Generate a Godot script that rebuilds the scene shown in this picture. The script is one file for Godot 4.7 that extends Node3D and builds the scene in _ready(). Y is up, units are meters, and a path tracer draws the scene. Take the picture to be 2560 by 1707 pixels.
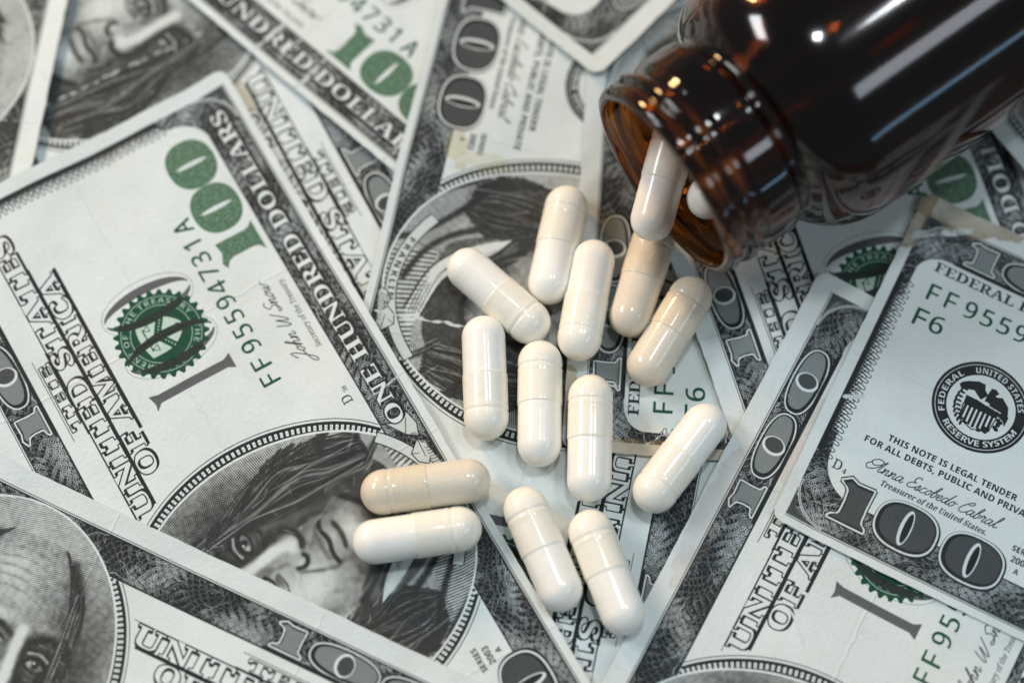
extends Node3D
# A close-up: white capsules spilled from a brown glass bottle over a scatter of banknotes. Metres; prints are laid out in millimetres.

const MM := 0.001
const NW := 156.0            # banknote width, mm
const NH := 66.3             # banknote height, mm
const INK := Color(0.125, 0.14, 0.155)
const INK2 := Color(0.16, 0.17, 0.18)
const GREEN := Color(0.05, 0.30, 0.22)
const PAPER := Color(1, 1, 1)

var rng := RandomNumberGenerator.new()
var noise := FastNoiseLite.new()
var fonts := {}
var taken := {}


func _ready() -> void:
	rng.seed = 7
	noise.seed = 11
	# --- camera
	var cam := Camera3D.new()
	cam.name = "camera"
	var lens := CameraAttributesPhysical.new()
	lens.frustum_focal_length = 73.68
	lens.frustum_focus_distance = 0.354
	lens.exposure_aperture = 4.9
	lens.frustum_near = 0.02
	lens.frustum_far = 30.0
	cam.attributes = lens
	cam.keep_aspect = Camera3D.KEEP_HEIGHT
	cam.near = 0.02
	cam.far = 30.0
	add_child(cam)
	cam.fov = 18.5
	cam.look_at_from_position(Vector3(0, 0.343223, 0.118181), Vector3.ZERO, Vector3.UP)
	cam.current = true
	# --- room light: a plain dim room, a warm lamp to the left, a window to the right, two ceiling panels
	var env := Environment.new()
	env.background_mode = Environment.BG_COLOR
	env.background_color = Color(0.40, 0.43, 0.44)
	env.background_energy_multiplier = 1.0
	env.tonemap_mode = Environment.TONE_MAPPER_LINEAR
	env.tonemap_exposure = 1.0
	env.sdfgi_enabled = true
	env.ssao_enabled = true
	env.ssil_enabled = true
	var we := WorldEnvironment.new()
	we.name = "room_air"
	we.environment = env
	add_child(we)
	var across := Vector3(0.788, 0, -0.616)      # the long sides of the two windows on the right
	area_light("warm_lamp", Vector3(-0.55, 0.44, -0.78), Vector2(0.16, 0.16), Color(1.0, 0.80, 0.56), 0.62, Vector3.UP)
	area_light("window_left", Vector3(-0.62, 0.54, -0.26), Vector2(0.16, 0.34), Color(0.98, 0.99, 1.0), 0.36, Vector3.BACK)
	area_light("window_right", Vector3(0.87, 0.88, 0.36), Vector2(0.20, 0.55), Color(0.90, 0.95, 1.0), 0.20, across)
	area_light("window_far", Vector3(1.70, 0.30, 1.10), Vector2(0.10, 0.9), Color(0.66, 0.84, 1.0), 0.12, across)
	area_light("ceiling_panel", Vector3(0.10, 1.52, -0.30), Vector2(0.13, 0.13), Color(0.96, 0.98, 1.0), 0.54, Vector3.FORWARD)
	area_light("ceiling_panel", Vector3(0.62, 1.48, -0.30), Vector2(0.13, 0.13), Color(0.93, 0.97, 1.0), 0.36, Vector3.FORWARD)
	build_all()


func area_light(called: String, at: Vector3, size: Vector2, color: Color, energy: float, up: Vector3) -> void:
	var l := AreaLight3D.new()
	l.name = called
	l.area_size = size
	l.light_color = color
	l.light_energy = energy
	l.area_normalize_energy = true
	l.shadow_enabled = true
	l.set("area_range", 6.0)
	add_child(l, true)
	l.look_at_from_position(at, Vector3.ZERO, up)


# ------------------------------------------------------------------ naming
func numbered(called: String) -> String:
	var n: int = taken.get(called, 0)
	taken[called] = n + 1
	return called if n == 0 else "%s_%03d" % [called, n]


func tag(o: Node, label := "", category := "", group := "", kind := "") -> void:
	if label: o.set_meta("label", label)
	if category: o.set_meta("category", category)
	if group: o.set_meta("group", group)
	if kind: o.set_meta("kind", kind)


func part(called: String, mesh: Mesh, m: Material, parent: Node) -> MeshInstance3D:
	var o := MeshInstance3D.new()
	o.name = called
	o.mesh = mesh
	o.material_override = m
	parent.add_child(o, true)
	return o


# ------------------------------------------------------------------ a drawing canvas for flat print (millimetres, v up)
var cv: Image
var cs := 26.0               # canvas pixels per mm
var cu := 0.0                # left edge, mm
var ct := NH                 # top edge, mm


func px(p: Vector2) -> Vector2:
	return Vector2((p.x - cu) * cs, (ct - p.y) * cs)


## Even-odd scanline fill of polygons given in mm, with a colour or from a picture of the same size as the canvas.
func fill(polys: Array, c: Color, src: Image = null) -> void:
	var lo := 1e9
	var hi := -1e9
	for poly: PackedVector2Array in polys:
		for p: Vector2 in poly:
			var y := (ct - p.y) * cs
			lo = minf(lo, y)
			hi = maxf(hi, y)
	var top := maxi(0, int(ceil(lo - 0.5)))
	var end := mini(cv.get_height() - 1, int(floor(hi - 0.5)))
	if end < top:
		return
	var rows := []
	rows.resize(end - top + 1)
	for i in rows.size():
		rows[i] = PackedFloat32Array()
	for poly: PackedVector2Array in polys:
		var n: int = poly.size()
		for i in n:
			var a := px(poly[i])
			var b := px(poly[(i + 1) % n])
			if a.y > b.y:
				var t := a
				a = b
				b = t
			var y0 := maxi(top, int(ceil(a.y - 0.5)))
			var y1 := mini(end, int(ceil(b.y - 0.5)) - 1)
			if y1 < y0:
				continue
			var k := (b.x - a.x) / (b.y - a.y)
			for y in range(y0, y1 + 1):
				rows[y - top].append(a.x + (y + 0.5 - a.y) * k)
	var w := cv.get_width()
	for i in rows.size():
		var xs: PackedFloat32Array = rows[i]
		xs.sort()
		for j in range(0, xs.size() - 1, 2):
			var x0 := maxi(0, int(round(xs[j])))
			var x1 := mini(w, int(round(xs[j + 1])))
			if x1 > x0:
				if src:
					cv.blit_rect(src, Rect2i(x0, top + i, x1 - x0, 1), Vector2i(x0, top + i))
				else:
					cv.fill_rect(Rect2i(x0, top + i, x1 - x0, 1), c)


func box(u0: float, v0: float, u1: float, v1: float) -> PackedVector2Array:
	return PackedVector2Array([Vector2(u0, v0), Vector2(u1, v0), Vector2(u1, v1), Vector2(u0, v1)])


func oval(u: float, v: float, a: float, b: float, from := 0.0, to := TAU, n := 72) -> PackedVector2Array:
	var p := PackedVector2Array()
	for i in n + (0 if to - from >= TAU - 0.01 else 1):
		var t := from + (to - from) * i / n
		p.append(Vector2(u + a * cos(t), v + b * sin(t)))
	return p


func round_box(u0: float, v0: float, u1: float, v1: float, r: float) -> PackedVector2Array:
	var p := PackedVector2Array()
	p.append_array(oval(u1 - r, v1 - r, r, r, 0, PI / 2, 10))
	p.append_array(oval(u0 + r, v1 - r, r, r, PI / 2, PI, 10))
	p.append_array(oval(u0 + r, v0 + r, r, r, PI, 1.5 * PI, 10))
	p.append_array(oval(u1 - r, v0 + r, r, r, 1.5 * PI, TAU, 10))
	return p


func stroke(pts: PackedVector2Array, w: float, c: Color, closed := false) -> void:
	var n := pts.size()
	for i in n if closed else n - 1:
		var a := pts[i]
		var b := pts[(i + 1) % n]
		var d := (b - a)
		if d.length() < 1e-5:
			continue
		d = d.normalized() * w * 0.5
		var q := Vector2(-d.y, d.x)
		a -= d * 0.5
		b += d * 0.5
		fill([PackedVector2Array([a + q, b + q, b - q, a - q])], c)


## Thin line as small stamps, for long lace-work curves.
func dots(p: Vector2, w: int, c: Color) -> void:
	var q := px(p)
	cv.fill_rect(Rect2i(int(q.x), int(q.y), w, w), c)


func smooth(pts: Array, steps := 6) -> PackedVector2Array:
	var out := PackedVector2Array()
	var n := pts.size()
	for i in n - 1:
		var p0: Vector2 = pts[maxi(i - 1, 0)]
		var p3: Vector2 = pts[mini(i + 2, n - 1)]
		for k in steps:
			out.append((pts[i] as Vector2).cubic_interpolate(pts[i + 1], p0, p3, float(k) / steps))
	out.append(pts[n - 1])
	return out


func pts(flat: Array) -> Array:
	var out := []
	for i in range(0, flat.size(), 2):
		out.append(Vector2(flat[i], flat[i + 1]))
	return out


# ------------------------------------------------------------------ lettering
func font(called: String) -> RID:
	if not fonts.has(called):
		var f := SystemFont.new()
		f.font_names = PackedStringArray([called.trim_suffix(" Bold")])
		f.font_weight = 700 if called.ends_with(" Bold") else 400
		fonts[called] = [f, f.get_rids()[0], {}]
	return fonts[called][1]


func glyph(called: String, ch: String) -> Array:
	var r := font(called)
	var cache: Dictionary = fonts[called][2]
	if not cache.has(ch):
		var ts := TextServerManager.get_primary_interface()
		var gi := ts.font_get_glyph_index(r, 200, ch.unicode_at(0), 0)
		var d := ts.font_get_glyph_contours(r, 200, gi)
		var polys := []
		var from := 0
		for e in d.get("contours", PackedInt32Array()):
			var p := PackedVector2Array()
			for i in range(from, e + 1):
				p.append(Vector2(d.points[i].x, -d.points[i].y) / 143.0)   # capitals are about 1 high
			polys.append(p)
			from = e + 1
		cache[ch] = [polys, ts.font_get_glyph_advance(r, 200, gi).x / 143.0]
	return cache[ch]


## Outlines of a line of text; size is the height of a capital; fit > 0 stretches the line to that width.
func letters(s: String, f: String, at: Vector2, size: float, fit := 0.0, wide := 1.0, shear := 0.0, turn := 0.0) -> Array:
	var total := 0.0
	for ch in s:
		total += glyph(f, ch)[1] * size * wide
	if fit > 0.0:
		wide *= fit / total
	var x := 0.0
	var out := []
	for ch in s:
		var g := glyph(f, ch)
		for poly: PackedVector2Array in g[0]:
			var p := PackedVector2Array()
			for q: Vector2 in poly:
				p.append(at + Vector2(x + q.x * size * wide + q.y * size * shear, q.y * size).rotated(turn))
			out.append(p)
		x += g[1] * size * wide
	return out


func write(s: String, f: String, at: Vector2, size: float, c: Color, fit := 0.0, shear := 0.0, wide := 1.0) -> void:
	fill(letters(s, f, at, size, fit, wide, shear), c)


## Text round a circle; start is the angle of the first letter, running clockwise (or anticlockwise with the letters' feet outward).
func write_round(s: String, f: String, c: Vector2, r: float, from: float, to: float, size: float, col: Color, ry := 0.0, outward := false) -> void:
	var total := 0.0
	for ch in s:
		total += glyph(f, ch)[1]
	var x := 0.0
	var yy := ry if ry > 0.0 else r
	for ch in s:
		var g := glyph(f, ch)
		var t: float = lerpf(from, to, (x + g[1] * 0.5) / total)
		var dir := Vector2(cos(t), sin(t))
		var up := -dir if outward else dir
		var along := Vector2(up.y, -up.x)
		var wide: float = absf(to - from) * r / total
		for poly: PackedVector2Array in g[0]:
			var p := PackedVector2Array()
			for q: Vector2 in poly:
				p.append(c + Vector2(dir.x * r, dir.y * yy) + along * (q.x - g[1] * 0.5) * minf(wide, size * 1.35) + up * q.y * size)
			fill([p], col) if g[0].size() == 1 else null
		if g[0].size() > 1:
			var all := []
			for poly: PackedVector2Array in g[0]:
				var p := PackedVector2Array()
				for q: Vector2 in poly:
					p.append(c + Vector2(dir.x * r, dir.y * yy) + along * (q.x - g[1] * 0.5) * minf(wide, size * 1.35) + up * q.y * size)
				all.append(p)
			fill(all, col)
		x += g[1]


## White block letters with a dark outline and a heavy foot shadow, as engraved.
func block_letters(s: String, at: Vector2, size: float, fit: float, line: float, foot: float, face := PAPER) -> void:
	var g := letters(s, "Droid Serif Bold", at, size, fit)
	for poly: PackedVector2Array in g:
		stroke(poly, line * 2.0, INK, true)
		var low := PackedVector2Array()
		for p: Vector2 in poly:
			low.append(p + Vector2(foot * 0.35, -foot))
		stroke(low, line * 1.6, INK, true)
	fill(g, face)


const SCRIPT := {
	"a": [[.6, .9, .25, 1, 0, .5, .2, 0, .5, .3, .65, .95, .6, .2, .85, 0, 1.0, .3], .95],
	"n": [[0, .8, .1, 1, .15, 0, .3, .8, .5, 1, .6, .6, .6, .1, .8, 0, 1, .3], .95],
	"e": [[0, .3, .4, .55, .45, .9, .25, 1, .05, .6, .1, .1, .4, 0, .75, .3], .72],
	"s": [[0, .2, .3, 1, .4, .5, .3, 0, .05, .1, .4, 0, .7, .3], .66],
	"c": [[.5, .85, .3, 1, .05, .6, .1, .1, .4, 0, .75, .3], .7],
	"o": [[.3, 1, .05, .6, .15, .05, .45, .1, .55, .7, .3, 1, .5, .85, .8, .9], .76],
	"b": [[0, .3, .35, 1.6, .3, 2.1, .15, 1.8, .1, .2, .35, 0, .55, .5, .4, .9, .75, .8], .75],
	"d": [[.5, .9, .2, 1, 0, .5, .2, 0, .5, .4, .8, 2.1, .6, .3, .75, 0, 1, .3], .95],
	"r": [[0, .3, .2, 1.1, .3, .9, .5, .95, .45, .2, .65, 0, .85, .3], .8],
	"l": [[0, .3, .4, 1.7, .35, 2.2, .2, 1.8, .2, .3, .4, 0, .7, .3], .66],
	"h": [[0, .3, .4, 1.7, .35, 2.2, .2, 1.6, .1, 0, .3, .8, .5, 1, .6, .5, .6, .1, .8, 0, 1, .3], .95],
	"w": [[0, .9, .1, .2, .3, 0, .45, .9, .5, .1, .75, 0, .95, .9, 1.3, .85], 1.1],
	"A": [[-.6, 1.2, -.9, .5, -.3, -.1, .6, .8, .5, 1.9, -.3, 2.0, -.7, 1.3, -.1, .8, .5, 1.2, .9, 2.1, .85, .3, 1.1, 0, 1.3, .3], 1.3],
	"E": [[.9, 1.9, .7, 2.2, .3, 2.0, .35, 1.3, .7, 1.1, .2, .9, 0, .3, .4, 0, .9, .2, 1.1, .5], 1.1],
	"C": [[.5, 1.6, .9, 1.7, 1.0, 2.1, .7, 2.2, .2, 1.4, 0, .5, .3, 0, .8, .1, 1.1, .5], 1.1],
	"J": [[.2, 1.6, .8, 2.3, .9, 1.2, .5, -.8, .0, -1.0, .1, -.3, .9, .2, 1.3, .4], 1.3],
	"W": [[0, 2.0, .2, .2, .5, 0, .8, 1.7, .9, .2, 1.2, 0, 1.6, 2.1], 1.6],
	"S": [[1.0, 1.9, .6, 2.2, .2, 1.6, .7, 1.0, .7, .2, .2, 0, 0, .4, .6, .3, 1.0, .4], 1.0],
}


func sign_name(s: String, at: Vector2, size: float, w: float, c: Color, shear := 0.45, stretch := 1.0) -> void:
	var x := 0.0
	for ch in s:
		if not SCRIPT.has(ch):
			x += 0.6
			continue
		var line := PackedVector2Array()
		for p: Vector2 in smooth(pts(SCRIPT[ch][0]), 5):
			line.append(at + Vector2((x + p.x) * size * stretch + p.y * size * shear, p.y * size))
		stroke(line, w, c)
		x += SCRIPT[ch][1]


# ------------------------------------------------------------------ the print of a banknote face
func tiled(tile: Image) -> Image:
	var im := Image.create(cv.get_width(), cv.get_height(), false, Image.FORMAT_RGB8)
	for y in range(0, im.get_height(), tile.get_height()):
		for x in range(0, im.get_width(), tile.get_width()):
			im.blit_rect(tile, Rect2i(0, 0, tile.get_width(), tile.get_height()), Vector2i(x, y))
	return im


func hatch_tile(dark: Color, light: Color, period: int, cross: bool, slant: int) -> Image:
	var t := Image.create(48, 48, false, Image.FORMAT_RGB8)
	t.fill(light)
	for y in 48:
		for x in 48:
			var on := posmod(y * 1 + x * slant, period) < period / 2
			if cross and posmod(x - y * slant, period) < period / 3:
				on = true
			if on:
				t.set_pixel(x, y, dark.lerp(light, rng.randf_range(0.0, 0.35)))
			else:
				t.set_pixel(x, y, light.lerp(dark, rng.randf_range(0.0, 0.35)))
	return t


func super_oval(u: float, v: float, a: float, b: float, e := 2.5, n := 64) -> PackedVector2Array:
	var p := PackedVector2Array()
	for i in n:
		var t := TAU * i / n
		p.append(Vector2(u + a * signf(cos(t)) * pow(absf(cos(t)), 2.0 / e), v + b * signf(sin(t)) * pow(absf(sin(t)), 2.0 / e)))
	return p


## The dark lace of the border: scale-like cells under thin light curves, in light and dark drifts.
func lace(v0: float, v1: float, seed_: float) -> void:
	var dark := Color(0.12, 0.13, 0.145)
	fill([box(2.0, v0, 153.4, v1)], dark)
	# rows of overlapping scales whose lie turns slowly along the band
	var row := 0
	var v := v0 - 0.4
	while v < v1 + 0.4:
		var u := 2.0 + (0.73 if row % 2 == 0 else 0.0)
		while u < 153.4:
			var c := Vector2(u + 0.7 * sin(v * 0.9 + u * 0.13 + seed_), v + 0.55 * sin(u * 0.34 + seed_) + 0.25 * sin(u * 1.1))
			var lie := 1.5 * sin(u * 0.10 + seed_ * 3.0) + 0.9 * sin(u * 0.043 + v * 0.4)
			var patch := noise.get_noise_2d(u * 9.0 + seed_ * 50.0, v * 14.0)
			for ring in 2:
				var r: float = [0.86, 0.50][ring]
				for i in 32:
					var t := lie + PI * (0.02 + 0.96 * i / 31.0)
					var p := c + Vector2(cos(t) * r, sin(t) * r * 0.92)
					if p.x > 2.05 and p.x < 153.3 and p.y > v0 + 0.04 and p.y < v1 - 0.04:
						var g := patch + 0.45 * noise.get_noise_2d(p.x * 60.0, p.y * 60.0 + 300.0)
						if ring == 0 or g > 0.05:
							dots(p, 4 if g > 0.0 else 3, dark.lerp(Color(0.92, 0.93, 0.94), clampf(0.56 + g * 0.55, 0.25, 0.95)))
			u += 1.46
		v += 0.60
		row += 1
	# loose light threads over them
	for k in 9:
		var u := 2.0
		while u < 153.4:
			var y := v0 + (v1 - v0) * (k + 0.5) / 9.0 + 1.1 * sin(u * 0.55 + k * 0.8 + seed_) + 0.3 * sin(u * 1.7 - k)
			var g := noise.get_noise_2d(u * 11.0 + 70.0, y * 12.0 + k * 9.0)
			if y > v0 + 0.05 and y < v1 - 0.05 and g > 0.0:
				dots(Vector2(u, y), 3, dark.lerp(Color(0.92, 0.93, 0.94), clampf(0.45 + g, 0.2, 1.0)))
			u += 0.07


func zero_figure(u: float, v: float, a: float, b: float, face: Image, rim: float, slit: float, hole: Image = null) -> void:
	fill([super_oval(u + 0.12, v - 0.14, a + rim + 0.22, b + rim + 0.22)], INK)
	fill([super_oval(u, v, a + rim, b + rim)], PAPER)
	fill([super_oval(u, v, a + 0.06, b + 0.06)], INK)
	fill([super_oval(u + 0.22, v + 0.12, a - 0.42, b - 0.34)], INK, face)
	fill([oval(u, v, slit + rim, b * 0.72 + rim)], PAPER)
	fill([oval(u + 0.18, v, slit, b * 0.70)], INK, hole)


func one_figure(u: float, v: float, w: float, h: float, face: Image, rim: float) -> void:
	# a slab-footed 1 whose left foot is at u
	var shape := smooth(pts([0, 0, .12, .10, .26, .16, .26, .3]), 4)
	var raw := [Vector2(0.0, 0.0), Vector2(1.0, 0.0), Vector2(0.97, 0.07), Vector2(0.88, 0.12), Vector2(0.83, 0.2), Vector2(0.82, 0.55), Vector2(0.84, 0.97), Vector2(0.4, 0.95), Vector2(0.2, 1.02), Vector2(0.0, 0.9), Vector2(0.14, 0.84), Vector2(0.24, 0.74), Vector2(0.27, 0.5), Vector2(0.26, 0.2), Vector2(0.2, 0.12), Vector2(0.07, 0.08)]
	var p := PackedVector2Array()
	for q: Vector2 in raw:
		p.append(Vector2(u + q.x * w, v + q.y * h))
	stroke(p, rim * 2.0 + 0.4, INK, true)
	stroke(p, rim * 2.0, PAPER, true)
	fill([p], INK)
	var inn := PackedVector2Array()
	for q: Vector2 in raw:
		inn.append(Vector2(u + w * 0.5 + (q.x - 0.5) * w * 0.9 + 0.08, v + h * 0.5 + (q.y - 0.5) * h * 0.9 - 0.06))
	fill([inn], INK, face)
	if shape.is_empty():
		return


## One thick stroke of a tall thin nought, left (-1) or right (1).
func crescent(u: float, v: float, s: float) -> PackedVector2Array:
	var p := PackedVector2Array()
	for i in 25:
		var t := lerpf(-0.46, 0.46, i / 24.0) * PI
		p.append(Vector2(u + s * 3.55 * cos(t), v + 8.2 * sin(t)))
	for i in 25:
		var t := lerpf(0.46, -0.46, i / 24.0) * PI
		p.append(Vector2(u + s * (1.85 * cos(t) + 0.1), v + 8.0 * sin(t)))
	return p


func draw_print() -> Image:
	cs = 4096.0 / NW
	cu = 0.0
	ct = NH
	cv = Image.create(4096, 1741, false, Image.FORMAT_RGB8)
	cv.fill(PAPER)
	# patterns, each a picture of the canvas's size
	var guil_keep := cv
	cv = Image.create(4096, 1741, false, Image.FORMAT_RGB8)
	lace(1.9, 19.2, 0.3)
	lace(45.8, 62.4, 2.1)
	var guil := cv
	cv = guil_keep
	var grey := tiled(hatch_tile(Color(0.36, 0.38, 0.39), Color(0.84, 0.85, 0.85), 8, true, 1))
	var dim := tiled(hatch_tile(Color(0.16, 0.17, 0.18), Color(0.50, 0.51, 0.52), 8, true, 1))
	var pale := tiled(hatch_tile(Color(0.40, 0.36, 0.40), Color(0.86, 0.84, 0.87), 6, true, -1))
	var mauve := tiled(hatch_tile(Color(0.29, 0.285, 0.30), Color(0.62, 0.61, 0.63), 6, true, -1))
	var mottle := Image.create(256, 256, false, Image.FORMAT_RGB8)
	for y in 256:
		for x in 256:
			var g := 0.5 + 0.9 * noise.get_noise_2d(x * 7.0, y * 7.0) + 0.28 * sin((x + 2.2 * y + 9.0 * sin(y * 0.12)) * 0.42)
			mottle.set_pixel(x, y, Color(0.14, 0.31, 0.22).lerp(Color(0.62, 0.72, 0.62), clampf(g, 0.0, 1.0)))
	var leaf := tiled(mottle)

	# --- frame: thin outer rules, dark bands
	for e in [1.45, 1.75]:
		stroke(PackedVector2Array([Vector2(2, e), Vector2(153.4, e)]), 0.11, INK2)
	stroke(PackedVector2Array([Vector2(2, 62.75), Vector2(153.4, 62.75)]), 0.11, INK2)
	# bottom band with its rising left corner; right corner rises too
	var low := PackedVector2Array([Vector2(2.0, 1.9), Vector2(153.3, 1.9), Vector2(153.3, 17.0)])
	low.append_array(oval(145.6, 14.6, 5.2, 6.4, 0.0, -PI / 2, 14))
	low.append_array(PackedVector2Array([Vector2(40.0, 8.1), Vector2(38.0, 8.1), Vector2(14.0, 8.2)]))
	low.append_array(oval(11.6, 15.2, 7.2, 7.0, -PI / 2, -PI, 14))
	low.append_array(PackedVector2Array([Vector2(4.0, 19.0), Vector2(2.0, 19.0)]))
	fill([low], INK, guil)
	stroke(PackedVector2Array([Vector2(13.0, 8.15), Vector2(146.0, 8.15)]), 0.22, INK)
	stroke(PackedVector2Array([Vector2(2.0, 1.95), Vector2(153.3, 1.95)]), 0.16, INK)
	# top band
	var up := PackedVector2Array([Vector2(2.0, 62.4), Vector2(2.0, 46.0), Vector2(4.0, 46.0)])
	up.append_array(oval(9.2, 52.2, 5.0, 4.0, PI, PI / 2, 12))
	up.append_array(PackedVector2Array([Vector2(40, 56.2), Vector2(140, 56.2)]))
	up.append_array(oval(145.5, 51.0, 5.0, 5.2, PI / 2, 0.0, 12))
	up.append_array(PackedVector2Array([Vector2(151.2, 47.0), Vector2(153.3, 47.0), Vector2(153.3, 62.4)]))
	fill([up], INK, guil)
	stroke(PackedVector2Array([Vector2(10.0, 56.25), Vector2(144.0, 56.25)]), 0.3, INK)
	stroke(PackedVector2Array([Vector2(2.0, 62.35), Vector2(153.3, 62.35)]), 0.18, INK)
	# corner leaves: a fan of straight hatching cut off by a light arc
	for k in 4:
		var cx: float = [2.0, 153.3, 153.3, 2.0][k]
		var cy: float = [1.9, 1.9, 62.4, 62.4][k]
		var sx: float = [1, -1, -1, 1][k]
		var sy: float = [1, 1, -1, -1][k]
		fill([PackedVector2Array([Vector2(cx, cy), Vector2(cx + sx * 4.2, cy), Vector2(cx + sx * 1.2, cy + sy * 1.2), Vector2(cx, cy + sy * 4.2)])], INK, dim)
		var arc := PackedVector2Array()
		for i in 15:
			var t := PI / 2 * i / 14.0
			arc.append(Vector2(cx + sx * (6.4 - 6.3 * sin(t)), cy + sy * (6.4 - 6.3 * cos(t))))
		stroke(arc, 0.42, PAPER)
		stroke(arc, 0.10, INK2)
	# --- side scallops: a cord of leaning loops
	for side in 2:
		var x0 := 2.0 if side == 0 else 153.3
		var sgn := 1.0 if side == 0 else -1.0
		var v := 14.6 if side == 0 else 15.5
		var top := 50.0 if side == 0 else 49.0
		while v < top:
			fill([box(minf(x0, x0 + sgn * 0.9), v, maxf(x0, x0 + sgn * 0.9), v + 0.5)], INK)
			v += 0.48
		v = 14.6 if side == 0 else 15.5
		var k := 0
		while v < top:
			var reach := (3.1 if k % 2 == 0 else 2.3) + rng.randf_range(-0.15, 0.15)
			var tip := Vector2(x0 + sgn * reach, v - 0.55 + rng.randf_range(-0.1, 0.1))
			var root := Vector2(x0 + sgn * 0.2, v + 0.1)
			var d := tip - root
			var q := Vector2(-d.y, d.x).normalized() * 0.27
			stroke(smooth([root, root.lerp(tip, 0.6) + q, root.lerp(tip, 0.92) + q, tip, root.lerp(tip, 0.92) - q, root.lerp(tip, 0.6) - q, root], 4), 0.13, INK)
			stroke(smooth([root + Vector2(0, 0.5), root.lerp(tip, 0.35) - q * 1.5, root.lerp(tip, 0.55) + q * 1.4, root + Vector2(sgn * 0.3, -0.4)], 4), 0.15, INK)
			v += 0.62
			k += 1

	# --- portrait oval
	draw_oval()

	# --- bottom left figure 100
	one_figure(8.3, 4.6, 6.6, 7.6, dim, 0.34)
	for u: float in [21.0, 33.0]:
		zero_figure(u, 8.6, 5.1, 3.85, dim, 0.42, 0.62)
	# --- top figures, wide and low, both sides
	for s in 2:
		var u0: float = 11.4 if s == 0 else 110.8
		one_figure(u0, 57.2, 5.6, 4.5, grey, 0.30)
		for j in 2:
			var u := u0 + 12.8 + j * 13.0
			zero_figure(u, 59.35, 6.0, 2.35, grey, 0.34, 1.35, dim)
		stroke(PackedVector2Array([Vector2(u0 - 0.6, 56.55), Vector2(u0 + 32.4, 56.55)]), 0.5, INK)

	# --- amount in words
	block_letters("ONE HUNDRED DOLLARS", Vector2(82.2, 3.75), 2.75, 67.6, 0.22, 0.42)
	# --- series lettering at the top
	write("FEDERAL RESERVE NOTE", "Droid Serif Bold", Vector2(7.0, 53.55), 1.85, INK, 40.5)
	for e in [[51.55, 0.13, 88.6, 147.6], [47.55, 0.62, 91.0, 139.0], [43.45, 0.62, 104.0, 137.2], [54.35, 0.12, 107.6, 123.8], [51.45, 0.6, 107.6, 124.0]]:
		stroke(PackedVector2Array([Vector2(e[2], e[0]), Vector2(e[3], e[0])]), e[1], INK)
	block_letters("UNITED STATES", Vector2(89.6, 47.95), 3.35, 57.6, 0.21, 0.36)
	block_letters("OF AMERICA", Vector2(95.6, 43.85), 3.3, 41.2, 0.21, 0.36)
	block_letters("THE", Vector2(109.0, 51.95), 1.9, 13.6, 0.18, 0.26)
	# --- serial numbers
	for k in 2:
		var u0: float = 7.6 if k == 0 else 99.3
		var v0: float = 47.75 if k == 0 else 18.7
		var at := [0.0, 3.3, 7.1, 10.25, 13.4, 16.5, 19.6, 22.7, 25.8, 28.9, 32.6]
		for i in 11:
			write("FF95594731A"[i], "Droid Sans Mono", Vector2(u0 + at[i] - 0.35, v0), 3.3, GREEN)
			write("FF95594731A"[i], "Droid Sans Mono", Vector2(u0 + at[i] - 0.25, v0 + 0.04), 3.3, GREEN)
	write("F6", "Droid Sans Mono", Vector2(6.75, 42.35), 3.3, GREEN, 6.3)
	write("F6", "Droid Sans Mono", Vector2(6.85, 42.4), 3.3, GREEN, 6.3)
	# --- small print
	write("THIS NOTE IS LEGAL TENDER", "Droid Sans Bold", Vector2(12.1, 21.25), 1.15, INK, 23.6)
	write("FOR ALL DEBTS, PUBLIC AND PRIVATE", "Droid Sans Bold", Vector2(8.5, 19.35), 1.15, INK, 31.4)
	write("D", "Droid Serif", Vector2(5.5, 12.6), 1.75, INK)
	write("4", "Droid Serif Bold", Vector2(7.5, 12.5), 0.85, INK)
	write("Treasurer of the United States.", "Droid Serif Bold", Vector2(14.0, 13.5), 1.0, INK, 19.4, 0.25)
	sign_name("Anna Escobedo Cabral", Vector2(11.6, 15.4), 1.05, 0.15, INK, 0.5, 1.28)
	write("SERIES", "Droid Sans Bold", Vector2(38.2, 13.3), 0.95, INK, 4.4)
	write("2003", "Droid Sans Bold", Vector2(38.7, 11.4), 1.1, INK, 3.3)
	write("A", "Droid Sans Bold", Vector2(39.9, 9.7), 0.95, INK)
	sign_name("John W Snow", Vector2(99.9, 12.6), 1.1, 0.16, INK, 0.6, 1.42)
	write("Secretary of the Treasury.", "Droid Serif", Vector2(101.2, 9.75), 0.95, INK, 14.8, 0.25)
	write("D", "Droid Serif", Vector2(89.4, 10.0), 1.75, INK)
	write("38", "Droid Serif", Vector2(91.6, 9.9), 0.75, INK)

	# --- black seal with an eagle on a striped shield
	var sc := Vector2(24.1, 33.8)
	fill([oval(sc.x, sc.y, 8.5, 8.0)], INK)
	stroke(oval(sc.x, sc.y, 7.95, 7.45), 0.14, PAPER, true)
	fill([oval(sc.x, sc.y, 6.0, 5.65)], PAPER)
	write_round("UNITED STATES", "Droid Sans Bold", sc, 6.35, 2.1, 0.35, 1.05, PAPER, 5.97)
	write_round("FEDERAL", "Droid Sans Bold", sc, 6.35, 3.75, 2.4, 1.05, PAPER, 5.97)
	write_round("RESERVE SYSTEM", "Droid Sans Bold", sc, 7.4, 3.95, 6.1, 1.05, PAPER, 6.95, true)
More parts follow.
